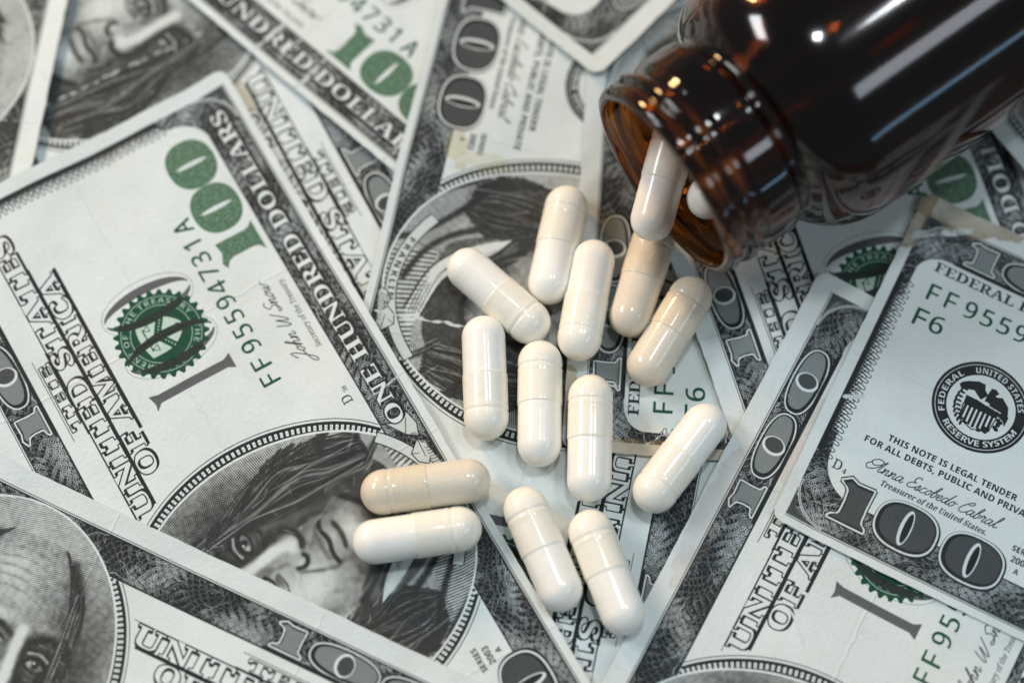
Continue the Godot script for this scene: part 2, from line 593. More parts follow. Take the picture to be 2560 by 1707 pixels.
	var bird := [
		[-4.6, 2.9, -3.6, 3.6, -2.0, 4.3, -0.9, 4.3, -0.5, 3.3, 0.3, 2.6, -0.6, 1.3, -2.2, 2.4, -4.4, 1.7, -4.9, 2.3],
		[0.2, 3.0, 0.4, 4.1, 1.1, 4.3, 1.9, 3.8, 1.5, 3.2, 1.9, 2.6, 1.0, 1.4, 0.1, 1.4],
		[1.5, 2.9, 2.7, 3.4, 4.2, 2.2, 4.9, 0.0, 4.8, -1.5, 4.3, -0.6, 3.2, -0.2, 2.0, 0.4, 1.0, 1.3],
		[-3.1, 1.0, 3.2, 1.0, 3.1, -0.7, -3.0, -0.7]]
	for b in bird:
		var poly := PackedVector2Array()
		for p: Vector2 in pts(b):
			poly.append(sc + (p as Vector2).rotated(0.0) * Vector2(1.0, 0.95))
		fill([poly], INK)
	stroke(PackedVector2Array([sc + Vector2(-3.2, 1.35), sc + Vector2(0.4, 0.85), sc + Vector2(3.4, 0.6)]), 0.2, PAPER)
	for k in 7:
		fill([box(sc.x - 2.75 + k * 0.82, sc.y - 3.9 + absf(k - 3) * 0.16, sc.x - 2.75 + k * 0.82 + 0.46, sc.y - 0.6)], INK)
	stroke(PackedVector2Array([sc + Vector2(-3.0, -0.6), sc + Vector2(-2.7, -3.4), sc + Vector2(0, -4.3), sc + Vector2(2.7, -3.4), sc + Vector2(3.1, -0.6)]), 0.2, INK)
	for k in 9:
		var t := 2.75 + k * 0.19
		var p := sc + Vector2(4.2 * cos(t), 4.2 * sin(t))
		fill([oval(p.x + 0.25, p.y + 0.2, 0.5, 0.22, 0, TAU, 10), oval(p.x - 0.3, p.y - 0.25, 0.22, 0.5, 0, TAU, 10)], INK)
	for k in 14:
		var t := 5.0 + k * 0.1
		var p := sc + Vector2(4.1 * cos(t) + rng.randf_range(-.5, .5), 4.1 * sin(t) + rng.randf_range(-.4, .4))
		fill([oval(p.x, p.y, 0.42, 0.36, 0, TAU, 9)], INK)

	# --- grey figure behind the green seal
	fill([PackedVector2Array([Vector2(105.3, 24.3), Vector2(108.3, 24.3), Vector2(107.6, 25.6), Vector2(107.6, 38.4), Vector2(108.0, 39.9), Vector2(106.2, 39.4), Vector2(104.9, 39.6), Vector2(106.0, 38.4), Vector2(106.0, 25.6)])], INK, mauve)
	for u: float in [114.2, 123.3]:
		stroke(oval(u, 32.3, 4.6, 8.6), 0.09, Color(0.55, 0.55, 0.57), true)
		for s: float in [-1.0, 1.0]:
			fill([crescent(u, 32.3, s)], INK, mauve)
	# --- green seal
	var tc := Vector2(117.2, 32.7)
	var saw := PackedVector2Array()
	for i in 112:
		var t := TAU * i / 112.0
		var r := 8.3 if i % 4 < 2 else 7.5
		saw.append(tc + Vector2(cos(t), sin(t)) * r)
	fill([saw], GREEN)
	stroke(oval(tc.x, tc.y, 7.0, 7.0), 0.16, Color(0.75, 0.82, 0.76), true)
	stroke(oval(tc.x, tc.y, 5.35, 5.35), 0.16, Color(0.75, 0.82, 0.76), true)
	write_round("THE DEPARTMENT OF THE TREASURY", "Droid Sans Bold", tc, 5.75, PI * 1.45, -PI * 0.45, 0.95, Color(0.72, 0.80, 0.74))
	var sh := smooth(pts([-3.4, 3.2, 0, 3.9, 3.4, 3.2, 3.3, 0, 2.2, -2.4, 0, -4.0, -2.2, -2.4, -3.3, 0, -3.4, 3.2]), 6)
	var shield := PackedVector2Array()
	for p: Vector2 in sh:
		shield.append(tc + p)
	fill([shield], Color(0.86, 0.92, 0.87))
	fill([PackedVector2Array([tc + Vector2(-3.4, -0.6), tc + Vector2(0, 1.5), tc + Vector2(3.4, -0.6), tc + Vector2(3.1, -2.0), tc + Vector2(0, 0.1), tc + Vector2(-3.1, -2.0)])], GREEN)
	for k in 13:
		var t := (k - 6) / 6.0
		fill([oval(tc.x + t * 2.9, tc.y + 0.75 - absf(t) * 1.9, 0.16, 0.16, 0, TAU, 8)], Color(0.86, 0.92, 0.87))
	stroke(PackedVector2Array([tc + Vector2(-2.2, 2.6), tc + Vector2(2.2, 2.6)]), 0.2, GREEN)
	stroke(PackedVector2Array([tc + Vector2(0, 1.7), tc + Vector2(0, 3.0)]), 0.22, GREEN)
	for s: float in [-1.0, 1.0]:
		stroke(PackedVector2Array([tc + Vector2(s * 2.0, 2.6), tc + Vector2(s * 2.6, 1.5), tc + Vector2(s * 1.4, 1.5), tc + Vector2(s * 2.0, 2.6)]), 0.13, GREEN)
	stroke(PackedVector2Array([tc + Vector2(0, -1.0), tc + Vector2(0, -3.0)]), 0.34, GREEN)
	stroke(oval(tc.x, tc.y - 3.1, 0.45, 0.4), 0.2, GREEN, true)
	# the grey strokes run on over the seal
	var over := tiled(hatch_tile(Color(0.13, 0.13, 0.14), Color(0.20, 0.31, 0.27), 6, true, 1))
	for u: float in [114.2, 123.3]:
		for s: float in [-1.0, 1.0]:
			var cut := Geometry2D.intersect_polygons(crescent(u, 32.3, s), oval(tc.x, tc.y, 7.5, 7.5, 0, TAU, 60))
			for q in cut:
				fill([q], INK, over)
	# --- green figure 100, bottom right
	for u: float in [133.4, 142.9]:
		stroke(super_oval(u, 13.5, 4.55, 4.25, 2.3), 0.3, Color(0.25, 0.45, 0.33), true)
		fill([super_oval(u, 13.5, 4.5, 4.2, 2.3)], GREEN, leaf)
		fill([oval(u, 13.5, 0.42, 2.95)], PAPER)
	var one := PackedVector2Array()
	for p in [[0, 0], [6.2, 0], [5.3, .9], [5.1, 1.6], [5.1, 7.6], [2.9, 7.3], [1.2, 8.1], [0.0, 7.6], [1.1, 6.8], [1.5, 5.8], [1.5, 1.6], [1.2, .8]]:
		one.append(Vector2(122.2 + p[0], 9.4 + p[1]))
	fill([one], GREEN, leaf)
	cv.resize(2048, 870, Image.INTERPOLATE_BILINEAR)
	return cv


# ------------------------------------------------------------------ the engraved portrait in its oval
const OU := 66.5
const OV := 32.2
const OA := 26.7
const OB := 31.3
var tone := PackedFloat32Array()
var tw := 0
var th := 0
const TS := 8.0              # tone-map pixels per mm
const TU := 38.0
const TT := 64.6


func blob(u: float, v: float, ru: float, rv: float, value: float, strength: float, turn := 0.0) -> void:
	var cx := (u - TU) * TS
	var cy := (TT - v) * TS
	var reach := maxf(ru, rv) * TS * 2.0
	var ca := cos(turn)
	var sa := sin(turn)
	var a := 1.0 / (ru * TS)
	var b := 1.0 / (rv * TS)
	for y in range(maxi(0, int(cy - reach)), mini(th, int(cy + reach) + 1)):
		for x in range(maxi(0, int(cx - reach)), mini(tw, int(cx + reach) + 1)):
			var dx := x - cx
			var dy := cy - y
			var p := (dx * ca + dy * sa) * a
			var q := (dy * ca - dx * sa) * b
			var d := p * p + q * q
			if d < 4.0:
				var i := y * tw + x
				tone[i] = lerpf(tone[i], value, strength * exp(-d * 1.2))


func brush(flat: Array, r: float, value: float, strength: float) -> void:
	var line := smooth(pts(flat), 6)
	var left := 0.0
	for i in line.size() - 1:
		var d := line[i].distance_to(line[i + 1])
		while left < d:
			var p := line[i].lerp(line[i + 1], left / d)
			blob(p.x, p.y, r, r, value, strength)
			left += r * 0.6
		left -= d


func draw_oval() -> void:
	# tone map: flat areas first, then modelling with soft strokes
	var keep := cv
	var kcs := cs
	tw = int(57.0 * TS)
	th = int(64.0 * TS)
	cv = Image.create(tw, th, false, Image.FORMAT_RGB8)
	cs = TS
	cu = TU
	ct = TT
	cv.fill(Color(0.60, 0.60, 0.60))
	var shape := func(flat: Array, g: float): fill([smooth(pts(flat), 6)], Color(g, g, g))
	# coat, hair behind, neck, face, neck-cloth
	shape.call([38, 0, 38, 14, 46, 17, 54, 20, 62, 14, 72, 15, 80, 17, 90, 13, 96, 6, 96, 0, 38, 0], 0.56)
	shape.call([59, 56, 53.4, 51, 50.4, 44, 49.2, 36, 47, 29, 45.4, 23, 46.5, 17, 51, 13.5, 56, 16, 60, 24, 62, 40, 59, 56], 0.16)
	shape.call([76, 54, 80.3, 49, 81.4, 41, 83, 35.5, 85.8, 31.4, 87.6, 26, 86.8, 20, 86, 16.5, 83, 12.6, 79, 13, 77, 20, 76, 54], 0.15)
	shape.call([57, 24, 58, 16, 62, 11, 72, 12, 77, 15, 78, 24, 57, 24], 0.36)
	shape.call([66.5, 57, 72, 57, 75.6, 55, 78.3, 51.5, 80.4, 46, 80.8, 41, 80, 36, 79.6, 31, 78.6, 25, 76.5, 20.5, 73.2, 17.6, 69.5, 16.9, 65, 18.6, 60.4, 22.6, 58, 27, 57.2, 33, 57.2, 42, 58, 50, 61.5, 55.6, 66.5, 57], 0.52)
	shape.call([62.6, 17.4, 66, 13, 74, 10.6, 79.5, 12.5, 78, 18, 70, 16.2, 62.6, 17.4], 0.24)
	shape.call([56.4, 23.2, 58.6, 18.6, 60.8, 14.2, 65.2, 10.0, 73.2, 7.4, 76.6, 8.2, 73.8, 10.0, 66.8, 12.6, 63.2, 16.6, 60.2, 20.4, 56.4, 23.2], 0.95)
	cv.resize(tw / 2, th / 2, Image.INTERPOLATE_BILINEAR)
	cv.resize(tw, th, Image.INTERPOLATE_BILINEAR)
	tone.resize(tw * th)
	var raw := cv.get_data()
	for i in tw * th:
		tone[i] = raw[i * 3] / 255.0
	# modelling of the head in print: the lit side left, half tone right
	blob(83, 38, 6.5, 15, 0.20, 0.8)
	blob(80, 24, 5, 8, 0.22, 0.65)
	blob(58.6, 40, 3.0, 14, 0.26, 0.65)
	blob(62, 21.5, 4, 3.6, 0.26, 0.65, -0.6)
	blob(71, 17.6, 6, 2.2, 0.30, 0.6)
	blob(66.2, 50.6, 4.6, 4.0, 0.80, 0.75)
	blob(69.0, 46.6, 4.4, 1.8, 0.74, 0.45)
	blob(76.6, 52.6, 3, 3.4, 0.34, 0.55)
	blob(78.2, 46, 3.0, 4.6, 0.30, 0.6)
	blob(64.6, 31.2, 3.8, 4.4, 0.95, 0.8)
	blob(66.0, 34.4, 3.0, 1.6, 0.85, 0.5)
	blob(76.4, 30.5, 2.6, 4.0, 0.28, 0.65)
	blob(70.2, 21.0, 2.8, 1.9, 0.93, 0.75)
	blob(61, 29, 1.8, 6, 0.52, 0.5)
	brush([79.6, 47, 80.6, 43, 80.2, 39, 79.4, 34, 79, 28, 77.6, 22], 1.1, 0.10, 0.5)
	brush([75, 55.6, 77.8, 52.2, 79.6, 48.6], 0.8, 0.16, 0.5)
	brush([60.8, 55, 58.6, 50, 57.8, 43, 57.5, 36], 0.9, 0.18, 0.5)
	for k in 5:
		brush([62 + k * 0.3, 46.6 + k * 1.7, 67, 47.8 + k * 1.7, 72, 47.2 + k * 1.7, 77 - k * 0.3, 45.4 + k * 1.7], 0.28, 0.48, 0.3)
	blob(76.6, 25.6, 2.6, 5.0, 0.26, 0.6)
	blob(62.2, 25.4, 2.6, 3.2, 0.46, 0.5)
	# hair starting at the temples
	for k in 20:
		brush([73.0 + k * 0.33, 56.8 - k * 0.3, 75.2 + k * 0.32, 53.6 - k * 0.40 + rng.randf(), 77.4 + k * 0.2, 50.0 - k * 0.5], 0.15, rng.randf_range(0.05, 0.35), 0.6)
		brush([63.0 - k * 0.28, 56.6 - k * 0.2, 60.6 - k * 0.18, 53.0 - k * 0.4 + rng.randf(), 59.2 - k * 0.1, 49.6 - k * 0.5], 0.15, rng.randf_range(0.05, 0.35), 0.5)
	# brows and sockets
	blob(77.4, 39.0, 4.0, 3.2, 0.14, 0.8)
	blob(67.8, 39.0, 3.9, 2.6, 0.26, 0.7)
	brush([64.0, 39.8, 66.2, 41.5, 69, 41.7, 71.6, 40.4], 0.55, 0.08, 0.5)
	brush([74.6, 40.7, 76.6, 42.2, 78.6, 42.5, 80.3, 40.8], 0.55, 0.05, 0.55)
	blob(67.4, 43.4, 4, 1.1, 0.90, 0.6)
	blob(76.3, 43.9, 2.2, 0.9, 0.60, 0.5)
	blob(66.6, 35.2, 2.6, 1.0, 0.80, 0.5)
	brush([64.6, 36.2, 67, 35.0, 69.8, 35.4], 0.3, 0.30, 0.45)
	brush([75.2, 35.2, 77.4, 34.6, 79.2, 35.6], 0.34, 0.12, 0.5)
	# nose: light ridge, dark right flank, nostrils
	brush([74.9, 41.0, 74.9, 37, 75.8, 33.6, 76.2, 31.0], 0.95, 0.10, 0.5)
	brush([72.5, 42.5, 72.9, 38, 73.5, 34.5, 73.4, 32.0], 0.85, 1.0, 0.6)
	brush([70.6, 40.4, 71.0, 36.5, 70.4, 33.0], 0.5, 0.40, 0.4)
	blob(72.8, 31.2, 1.8, 1.4, 0.98, 0.7)
	blob(69.6, 31.4, 0.9, 0.9, 0.8, 0.5)
	brush([68.8, 32.2, 68.6, 30.6, 69.8, 29.8, 70.8, 30.3], 0.34, 0.08, 0.6)
	brush([71.8, 29.7, 73.4, 29.2, 75.2, 30.0, 76.0, 31.2], 0.5, 0.05, 0.6)
	brush([68.2, 32.0, 67.0, 29.6, 66.0, 26.6, 66.2, 24.6], 0.4, 0.36, 0.45)
	blob(71.4, 28.2, 0.5, 1.1, 0.35, 0.5)
	# eyes
	for e in [[77.2, 37.7, 1.0], [68.2, 37.7, -1.0]]:
		var u: float = e[0]
		var v: float = e[1]
		var s: float = e[2]
		blob(u - 0.1, v, 1.8, 0.78, 0.86, 0.9)
		blob(u + 0.1, v + 0.1, 0.92, 0.92, 0.12, 0.95)
		blob(u + 0.1, v + 0.1, 0.46, 0.46, 0.0, 0.95)
		blob(u - 0.2, v + 0.42, 0.22, 0.22, 1.0, 0.95)
		brush([u - 2.1, v - 0.2, u - 1.2, v + 0.9, u + 0.2, v + 1.2, u + 1.4, v + 0.7, u + 2.2, v - 0.2], 0.3, 0.02, 0.75)
		brush([u - 1.9, v - 0.4, u - 0.6, v - 1.0, u + 0.8, v - 1.0, u + 2.0, v - 0.3], 0.2, 0.10, 0.6)
		brush([u - 2.0, v + 1.5, u, v + 2.0, u + 2.0, v + 1.3], 0.28, 0.62, 0.5)
		brush([u - 1.9, v + 2.1, u, v + 2.7, u + 2.1, v + 1.9], 0.22, 0.08, 0.45)
		brush([u - 2.2, v - 1.5, u - 0.6, v - 2.1, u + 1.4, v - 1.9, u + 2.4 * s, v - 1.0], 0.3, 0.22 if s > 0 else 0.36, 0.45)
	# mouth and chin
	brush([66.4, 25.5, 68.4, 25.8, 70.6, 25.3, 72.8, 25.8, 74.4, 25.2], 0.3, 0.02, 0.8)
	brush([67.6, 26.5, 69.8, 26.9, 71.0, 26.6, 72.2, 26.9, 73.6, 26.3], 0.42, 0.36, 0.5)
	blob(70.6, 24.4, 2.2, 0.55, 0.72, 0.6)
	brush([68.2, 23.3, 70.4, 22.9, 73, 23.3], 0.42, 0.16, 0.55)
	brush([75.4, 28.4, 75.9, 25.6, 75.2, 23.4], 0.5, 0.18, 0.45)
	brush([58.6, 25.6, 61, 21.6, 65, 18.4, 69.5, 16.8, 73.4, 17.4, 76.6, 20.4], 0.5, 0.06, 0.55)
	for k in 5:
		brush([60.6 + k * 0.7, 24.4 - k * 0.8, 62.4 + k * 0.6, 19.6 - k * 0.5, 63.2 + k * 0.8, 15.2 - k * 0.2], 0.24, 0.14, 0.5)
	# ear
	blob(57.2, 29.6, 1.3, 2.8, 0.72, 0.85)
	brush([57.9, 32.4, 56.5, 31.4, 56.4, 29.2, 57.3, 27.0], 0.28, 0.1, 0.6)
	brush([57.6, 31, 57.0, 29.8, 57.6, 28.4], 0.22, 0.2, 0.6)
	# hair: locks of fine strands, dark with light threads, ragged at the outline
	for k in 260:
		var f := rng.randf()
		var w := rng.randf_range(-1.0, 1.0)
		var g := 0.02 if k % 3 == 0 else rng.randf_range(0.10, 0.52)
		var lock := 0.9 * sin(floorf(f * 7.0) * 2.3 + 1.0)
		if k % 2 == 0:
			brush([lerpf(57.5, 60.5, f) + w * .3, lerpf(52, 55.5, f), lerpf(52.4, 57.2, f), 46 + w, lerpf(50.0, 56.6, f) + lock, 36 + w, lerpf(46.6, 56.0, f) - lock, 27 + 2 * w, lerpf(46.6, 56.5, f) + lock, 20 + w, lerpf(49, 54.5, f) + w, 14.0 + w], 0.15, g, 0.55)
		else:
			brush([lerpf(78, 80.5, f), lerpf(51, 46, f) + w, lerpf(79.6, 82.0, f), 40 + w, lerpf(79.4, 84.8, f) + lock * 0.7, 33.5 + w, lerpf(79.2, 87.4, f) - lock * 0.6, 26 + 2 * w, lerpf(78.2, 86.6, f) + lock * 0.8, 20 + w, lerpf(78.4, 84.5, f) + w, 13 + w], 0.15, g, 0.55)
	for k in 60:
		var f := rng.randf()
		var r0 := smooth(pts([81.5, 42, 83, 35.5, 85.8, 31.4, 87.6, 26, 86.8, 20, 86, 16.5]), 10)
		var p := r0[int(f * (r0.size() - 1))]
		brush([p.x - 1.6, p.y + 1.6, p.x + rng.randf_range(-0.2, 0.3), p.y + 0.2, p.x + rng.randf_range(0.3, 1.1), p.y - rng.randf_range(0.6, 1.6)], 0.17, rng.randf_range(0.05, 0.25), 0.6)
		r0 = smooth(pts([53.4, 51, 50.4, 44, 49.2, 36, 47, 29, 45.4, 23, 46.5, 17]), 10)
		p = r0[int(f * (r0.size() - 1))]
		brush([p.x + 1.4, p.y + 1.6, p.x + rng.randf_range(-0.3, 0.2), p.y + 0.2, p.x - rng.randf_range(0.3, 1.0), p.y - rng.randf_range(0.6, 1.6)], 0.17, rng.randf_range(0.05, 0.25), 0.6)
	# coat: cloth in close lines, fur facing, folds; stripes along the neck-cloth
	for k in 90:
		var f := k / 89.0
		brush([lerpf(41, 62, f), lerpf(16.0, 11.5, f), lerpf(40.5, 60.5, f) + 0.4, lerpf(11, 6, f), lerpf(42.5, 61, f), lerpf(6, 0, f)], 0.13, 0.90 if k % 2 == 0 else 0.14, 0.5)
	for k in 70:
		var f := k / 69.0
		brush([lerpf(62, 92, f), lerpf(10.5, 12.0, f) - 2.0 * sin(f * PI), lerpf(62.6, 94, f), 4.0, lerpf(63, 95, f), 0.0], 0.13, 0.85 if k % 2 == 0 else 0.16, 0.45)
	for e in [[50, 16, 55, 11.5, 59.6, 6, 61, 1], [46, 16.5, 50, 10, 53, 4], [56, 17, 58.6, 12, 62.5, 8, 68, 5.4], [79, 13.4, 81.4, 10.4, 83, 7], [84, 13, 86, 9, 86.4, 6]]:
		brush(e, 0.55, 0.04, 0.5)
	for e in [[78.0, 14.6, 80.6, 11.4, 82.4, 8.0], [77.4, 14.0, 80.0, 10.8, 81.8, 7.4], [82, 15.4, 86, 11, 87, 8]]:
		brush(e, 0.15, 0.6, 0.3)
	for k in 4:
		brush([60.2 + k * 0.7, 18.0 - k * 0.2, 63.4 + k * 0.55, 13.8 - k * 0.45, 67.0 + k * 0.4, 11.4 - k * 0.7, 73.6, 9.6 - k * 0.55], 0.17, 0.34, 0.55)
	brush([56.4, 23.0, 59.4, 16.6, 61.4, 13.4, 65.6, 9.6, 73.2, 7.0], 0.16, 0.06, 0.6)
	blob(59.2, 18.6, 0.8, 3.2, 1.0, 0.9, 0.45)
	brush([58.0, 20.6, 60.4, 16.4, 63.6, 12.6, 67.6, 10.2], 0.5, 0.97, 0.6)
	brush([56.6, 23.2, 60.4, 20.4, 63.4, 16.6, 67.0, 12.6, 74.0, 10.2], 0.26, 0.06, 0.6)
	# grain of the engraving
	for y in th:
		for x in tw:
			tone[y * tw + x] += 0.10 * noise.get_noise_2d(x * 9.0, y * 9.0) + 0.06 * noise.get_noise_2d(x * 3.0 + 200.0, y * 3.0)
	# engrave: tone becomes swelling lines
	var bytes := PackedByteArray()
	bytes.resize(tw * th)
	for i in tw * th:
		bytes[i] = int(clampf(tone[i], 0, 1) * 255.0)
	var small := Image.create_from_data(tw, th, false, Image.FORMAT_L8, bytes)
	var w2 := tw * 2
	var h2 := th * 2
	small.resize(w2, h2, Image.INTERPOLATE_CUBIC)
	var soft := small.get_data()
	var out := PackedByteArray()
	out.resize(w2 * h2)
	for y in h2:
		var bend := sin(y * 0.011) * 9.0
		for x in w2:
			var t := soft[y * w2 + x] / 255.0
			t = clampf(lerpf(t, t * t * (3.0 - 2.0 * t), 0.65) * 1.06, 0.0, 1.0)
			var l1 := fposmod((y + bend * sin(x * 0.013) + x * 0.18) * 0.19, 1.0)
			var l2 := fposmod((x + y * 0.35 + bend) * 0.17, 1.0)
			var tri := absf(l1 - 0.5) * 2.0
			var tri2 := absf(l2 - 0.5) * 2.0
			var ink := clampf((t * 1.18 - 0.04 - tri) * 2.6 + 0.5, 0.0, 1.0)
			if t < 0.62:
				ink = minf(ink, clampf((t * 1.5 + 0.12 - tri2) * 2.6 + 0.5, 0.0, 1.0))
			var g := lerpf(t * 0.95, ink, 0.82)
			out[y * w2 + x] = int(46.0 + 202.0 * clampf(g, 0.0, 1.0))
	var eng := Image.create_from_data(w2, h2, false, Image.FORMAT_L8, out)
	eng.convert(Image.FORMAT_RGB8)
	cv = keep
	cs = kcs
	cu = 0.0
	ct = NH
	var full := Image.create(cv.get_width(), cv.get_height(), false, Image.FORMAT_RGB8)
	eng.resize(int(tw / TS * cs), int(th / TS * cs), Image.INTERPOLATE_CUBIC)
	full.blit_rect(eng, Rect2i(0, 0, eng.get_width(), eng.get_height()), Vector2i(int((TU - cu) * cs), int((ct - TT) * cs)))
	# ring of beads between white and dark lines where it crosses open paper; over the bands only a light line
	var paper_v := [8.3, 56.1]
	fill([clip_band(oval(OU, OV, OA, OB, 0, TAU, 160), paper_v[0], paper_v[1])], PAPER)
	for r in [[0.0, 0.13], [0.55, 0.13]]:
		ring_line(r[0], r[1], INK, paper_v)
	for d in range(0, 9):
		ring_line(0.72 + d * 0.19, 0.2, INK, paper_v)
	for i in 190:
		var t := TAU * i / 190.0
		var c := Vector2(OU + (OA - 1.5) * cos(t), OV + (OB - 1.5) * sin(t))
		if c.y > paper_v[0] + 0.3 and c.y < paper_v[1] - 0.3:
			var n := Vector2(cos(t) * OB, sin(t) * OA).normalized()
			var s := Vector2(-n.y, n.x)
			fill([PackedVector2Array([c + n * 0.48 + s * 0.26, c + n * 0.48 - s * 0.26, c - n * 0.48 - s * 0.26, c - n * 0.48 + s * 0.26])], PAPER)
			fill([oval(c.x, c.y, 0.08, 0.08, 0, TAU, 6)], INK)
	ring_line(2.62, 0.32, PAPER, paper_v)
	ring_line(2.9, 0.12, INK, paper_v)
	fill([oval(OU, OV, OA - 2.35, OB - 1.15, 0, TAU, 160)], PAPER)
	fill([oval(OU, OV, OA - 2.75, OB - 1.5, 0, TAU, 160)], INK, full)
	# ribbon with the sitter's name along the foot of the oval
	var rib := oval(OU + 2.0, OV + 1.0, OA - 4.2, OB - 2.0, -0.68 * PI, -0.30 * PI, 30)
	stroke(rib, 2.1, INK)
	stroke(rib, 1.75, Color(0.93, 0.93, 0.93))
	write_round("FRANKLIN", "Droid Sans Bold", Vector2(OU + 2.0, OV + 1.0), OA - 3.7, -0.62 * PI, -0.44 * PI, 1.05, INK, OB - 1.55, true)
	for f in [[[80.0, 5.2], [83.4, 7.4], [82.6, 5.2], [83.6, 3.2], [80.8, 2.6], [78.6, 3.4]], [[78.4, 3.9], [76.6, 6.0], [74.8, 5.6], [73.6, 4.2], [75.2, 3.0], [77.4, 2.8]], [[73.4, 4.1], [72.0, 2.3], [70.6, 2.2], [70.8, 3.4], [72.4, 4.4]]]:
		var leaf_ := PackedVector2Array()
		for q in f:
			leaf_.append(Vector2(q[0], q[1]))
		fill([leaf_], Color(0.92, 0.92, 0.91))
		stroke(leaf_, 0.16, INK, true)
		stroke(PackedVector2Array([leaf_[0], leaf_[0].lerp(leaf_[3], 0.7)]), 0.12, INK)
		stroke(PackedVector2Array([leaf_[1], leaf_[1].lerp(leaf_[4], 0.4)]), 0.1, INK2)
	for k in 12:
		stroke(PackedVector2Array([Vector2(77.0 + k * 0.22, 3.0 + k * 0.05), Vector2(77.5 + k * 0.2, 3.6 + k * 0.08)]), 0.07, INK2)
	stroke(PackedVector2Array([Vector2(71.4, 2.6), Vector2(76.4, 3.4)]), 0.9, Color(0.88, 0.88, 0.88))
	for k in 9:
		stroke(PackedVector2Array([Vector2(71.6 + k * 0.55, 2.3), Vector2(71.9 + k * 0.55, 3.5)]), 0.1, INK)


func clip_band(p: PackedVector2Array, v0: float, v1: float) -> PackedVector2Array:
	var out := PackedVector2Array()
	for q: Vector2 in p:
		out.append(Vector2(q.x, clampf(q.y, v0, v1)))
	return out


func ring_line(inset: float, w: float, c: Color, paper_v: Array) -> void:
	var run := PackedVector2Array()
	for i in 241:
		var t := TAU * i / 240.0
		var p := Vector2(OU + (OA - inset) * cos(t), OV + (OB - inset) * sin(t))
		if p.y > paper_v[0] and p.y < paper_v[1]:
			run.append(p)
		else:
			if run.size() > 1:
				stroke(run, w, c)
			run = PackedVector2Array()
	if run.size() > 1:
		stroke(run, w, c)


# ------------------------------------------------------------------ wear: creases, cracks, stains on a copy of the print
func blank(w: int, h: int) -> Image:
	return Image.create(w, h, false, Image.FORMAT_RGBA8)


## A worn line where ink has flaked off: broken white specks along a path.
func crack(im: Image, flat: Array, w: float, amount: float) -> void:
	var s := im.get_width() / NW
	var line := smooth(pts(flat), 8)
	for i in line.size() - 1:
		var n := int(line[i].distance_to(line[i + 1]) * s / 0.8) + 1
		for k in n:
			var p := line[i].lerp(line[i + 1], float(k) / n)
			var g := noise.get_noise_2d(p.x * 40.0, p.y * 40.0)
			if g > 0.35 - amount * 0.7:
				var ww := w * s * clampf(0.6 + g, 0.3, 1.4)
				var q := Vector2(p.x, NH - p.y) * s + Vector2(rng.randf_range(-.6, .6), rng.randf_range(-.6, .6))
				var c := im.get_pixel(clampi(int(q.x), 0, im.get_width() - 1), clampi(int(q.y), 0, im.get_height() - 1)).lerp(Color(0.90, 0.90, 0.91), 0.62)
				im.fill_rect(Rect2i(int(q.x - ww * 0.5), int(q.y - ww * 0.5), maxi(1, int(ww)), maxi(1, int(ww))), c)


func wander(from: Vector2, to: Vector2, loose: float) -> Array:
	var out := []
	var n := maxi(3, int(from.distance_to(to) / 1.2))
	for i in n + 1:
		var p := from.lerp(to, float(i) / n)
		if i > 0 and i < n:
			p += Vector2(rng.randf_range(-loose, loose), rng.randf_range(-loose, loose))
		out.append(p.x)
		out.append(p.y)
	return out


## Dye that soaked in and dried: a blot with a ragged outline, a little darker at its rim.
func stain(im: Image, u: float, v: float, ru: float, rv: float, c: Color, strength: float, ragged := 0.35) -> void:
	var s := im.get_width() / NW
	var w := int(ru * 2.6 * 5.0)
	var h := int(rv * 2.6 * 5.0)
	var b := blank(w, h)
	for y in h:
		for x in w:
			var du := (x - w * 0.5) / (ru * 5.0)
			var dv := (y - h * 0.5) / (rv * 5.0)
			var d := pow(pow(absf(du), 4.0) + pow(absf(dv), 4.0), 0.25) if ragged < 0.3 else sqrt(du * du + dv * dv)
			d += ragged * (noise.get_noise_2d(u * 31.0 + x * 2.2, v * 17.0 + y * 2.2) + 0.5 * noise.get_noise_2d(x * 7.0, y * 7.0 + u * 9.0))
			var a := smoothstep(1.0, 0.93, d) * (0.75 + 0.25 * smoothstep(0.75, 0.97, d))
			a *= 0.85 + 0.3 * noise.get_noise_2d(x * 5.0 + 90.0, y * 5.0)
			b.set_pixel(x, y, Color(c.r, c.g, c.b, clampf(a * strength, 0, 1)))
	b.resize(int(w * s / 5.0), int(h * s / 5.0), Image.INTERPOLATE_BILINEAR)
	im.blend_rect(b, Rect2i(0, 0, b.get_width(), b.get_height()), Vector2i(int(u * s - b.get_width() * 0.5), int((NH - v) * s - b.get_height() * 0.5)))


## Handling dirt and fibre tone over the whole sheet, faint and patchy.
func grime(im: Image, k: int) -> void:
	var b := blank(512, 218)
	for y in 218:
		for x in 512:
			var g := noise.get_noise_2d(x * 1.1 + k * 700.0, y * 1.1) * 0.6 + noise.get_noise_2d(x * 5.0, y * 5.0 + k * 300.0) * 0.35 + rng.randf_range(-0.2, 0.2)
			var a := clampf(0.05 + g * 0.11, 0.0, 0.2)
			b.set_pixel(x, y, Color(0.62, 0.57, 0.47, a))
	b.resize(im.get_width(), im.get_height(), Image.INTERPOLATE_BILINEAR)
	im.blend_rect(b, Rect2i(0, 0, im.get_width(), im.get_height()), Vector2i.ZERO)


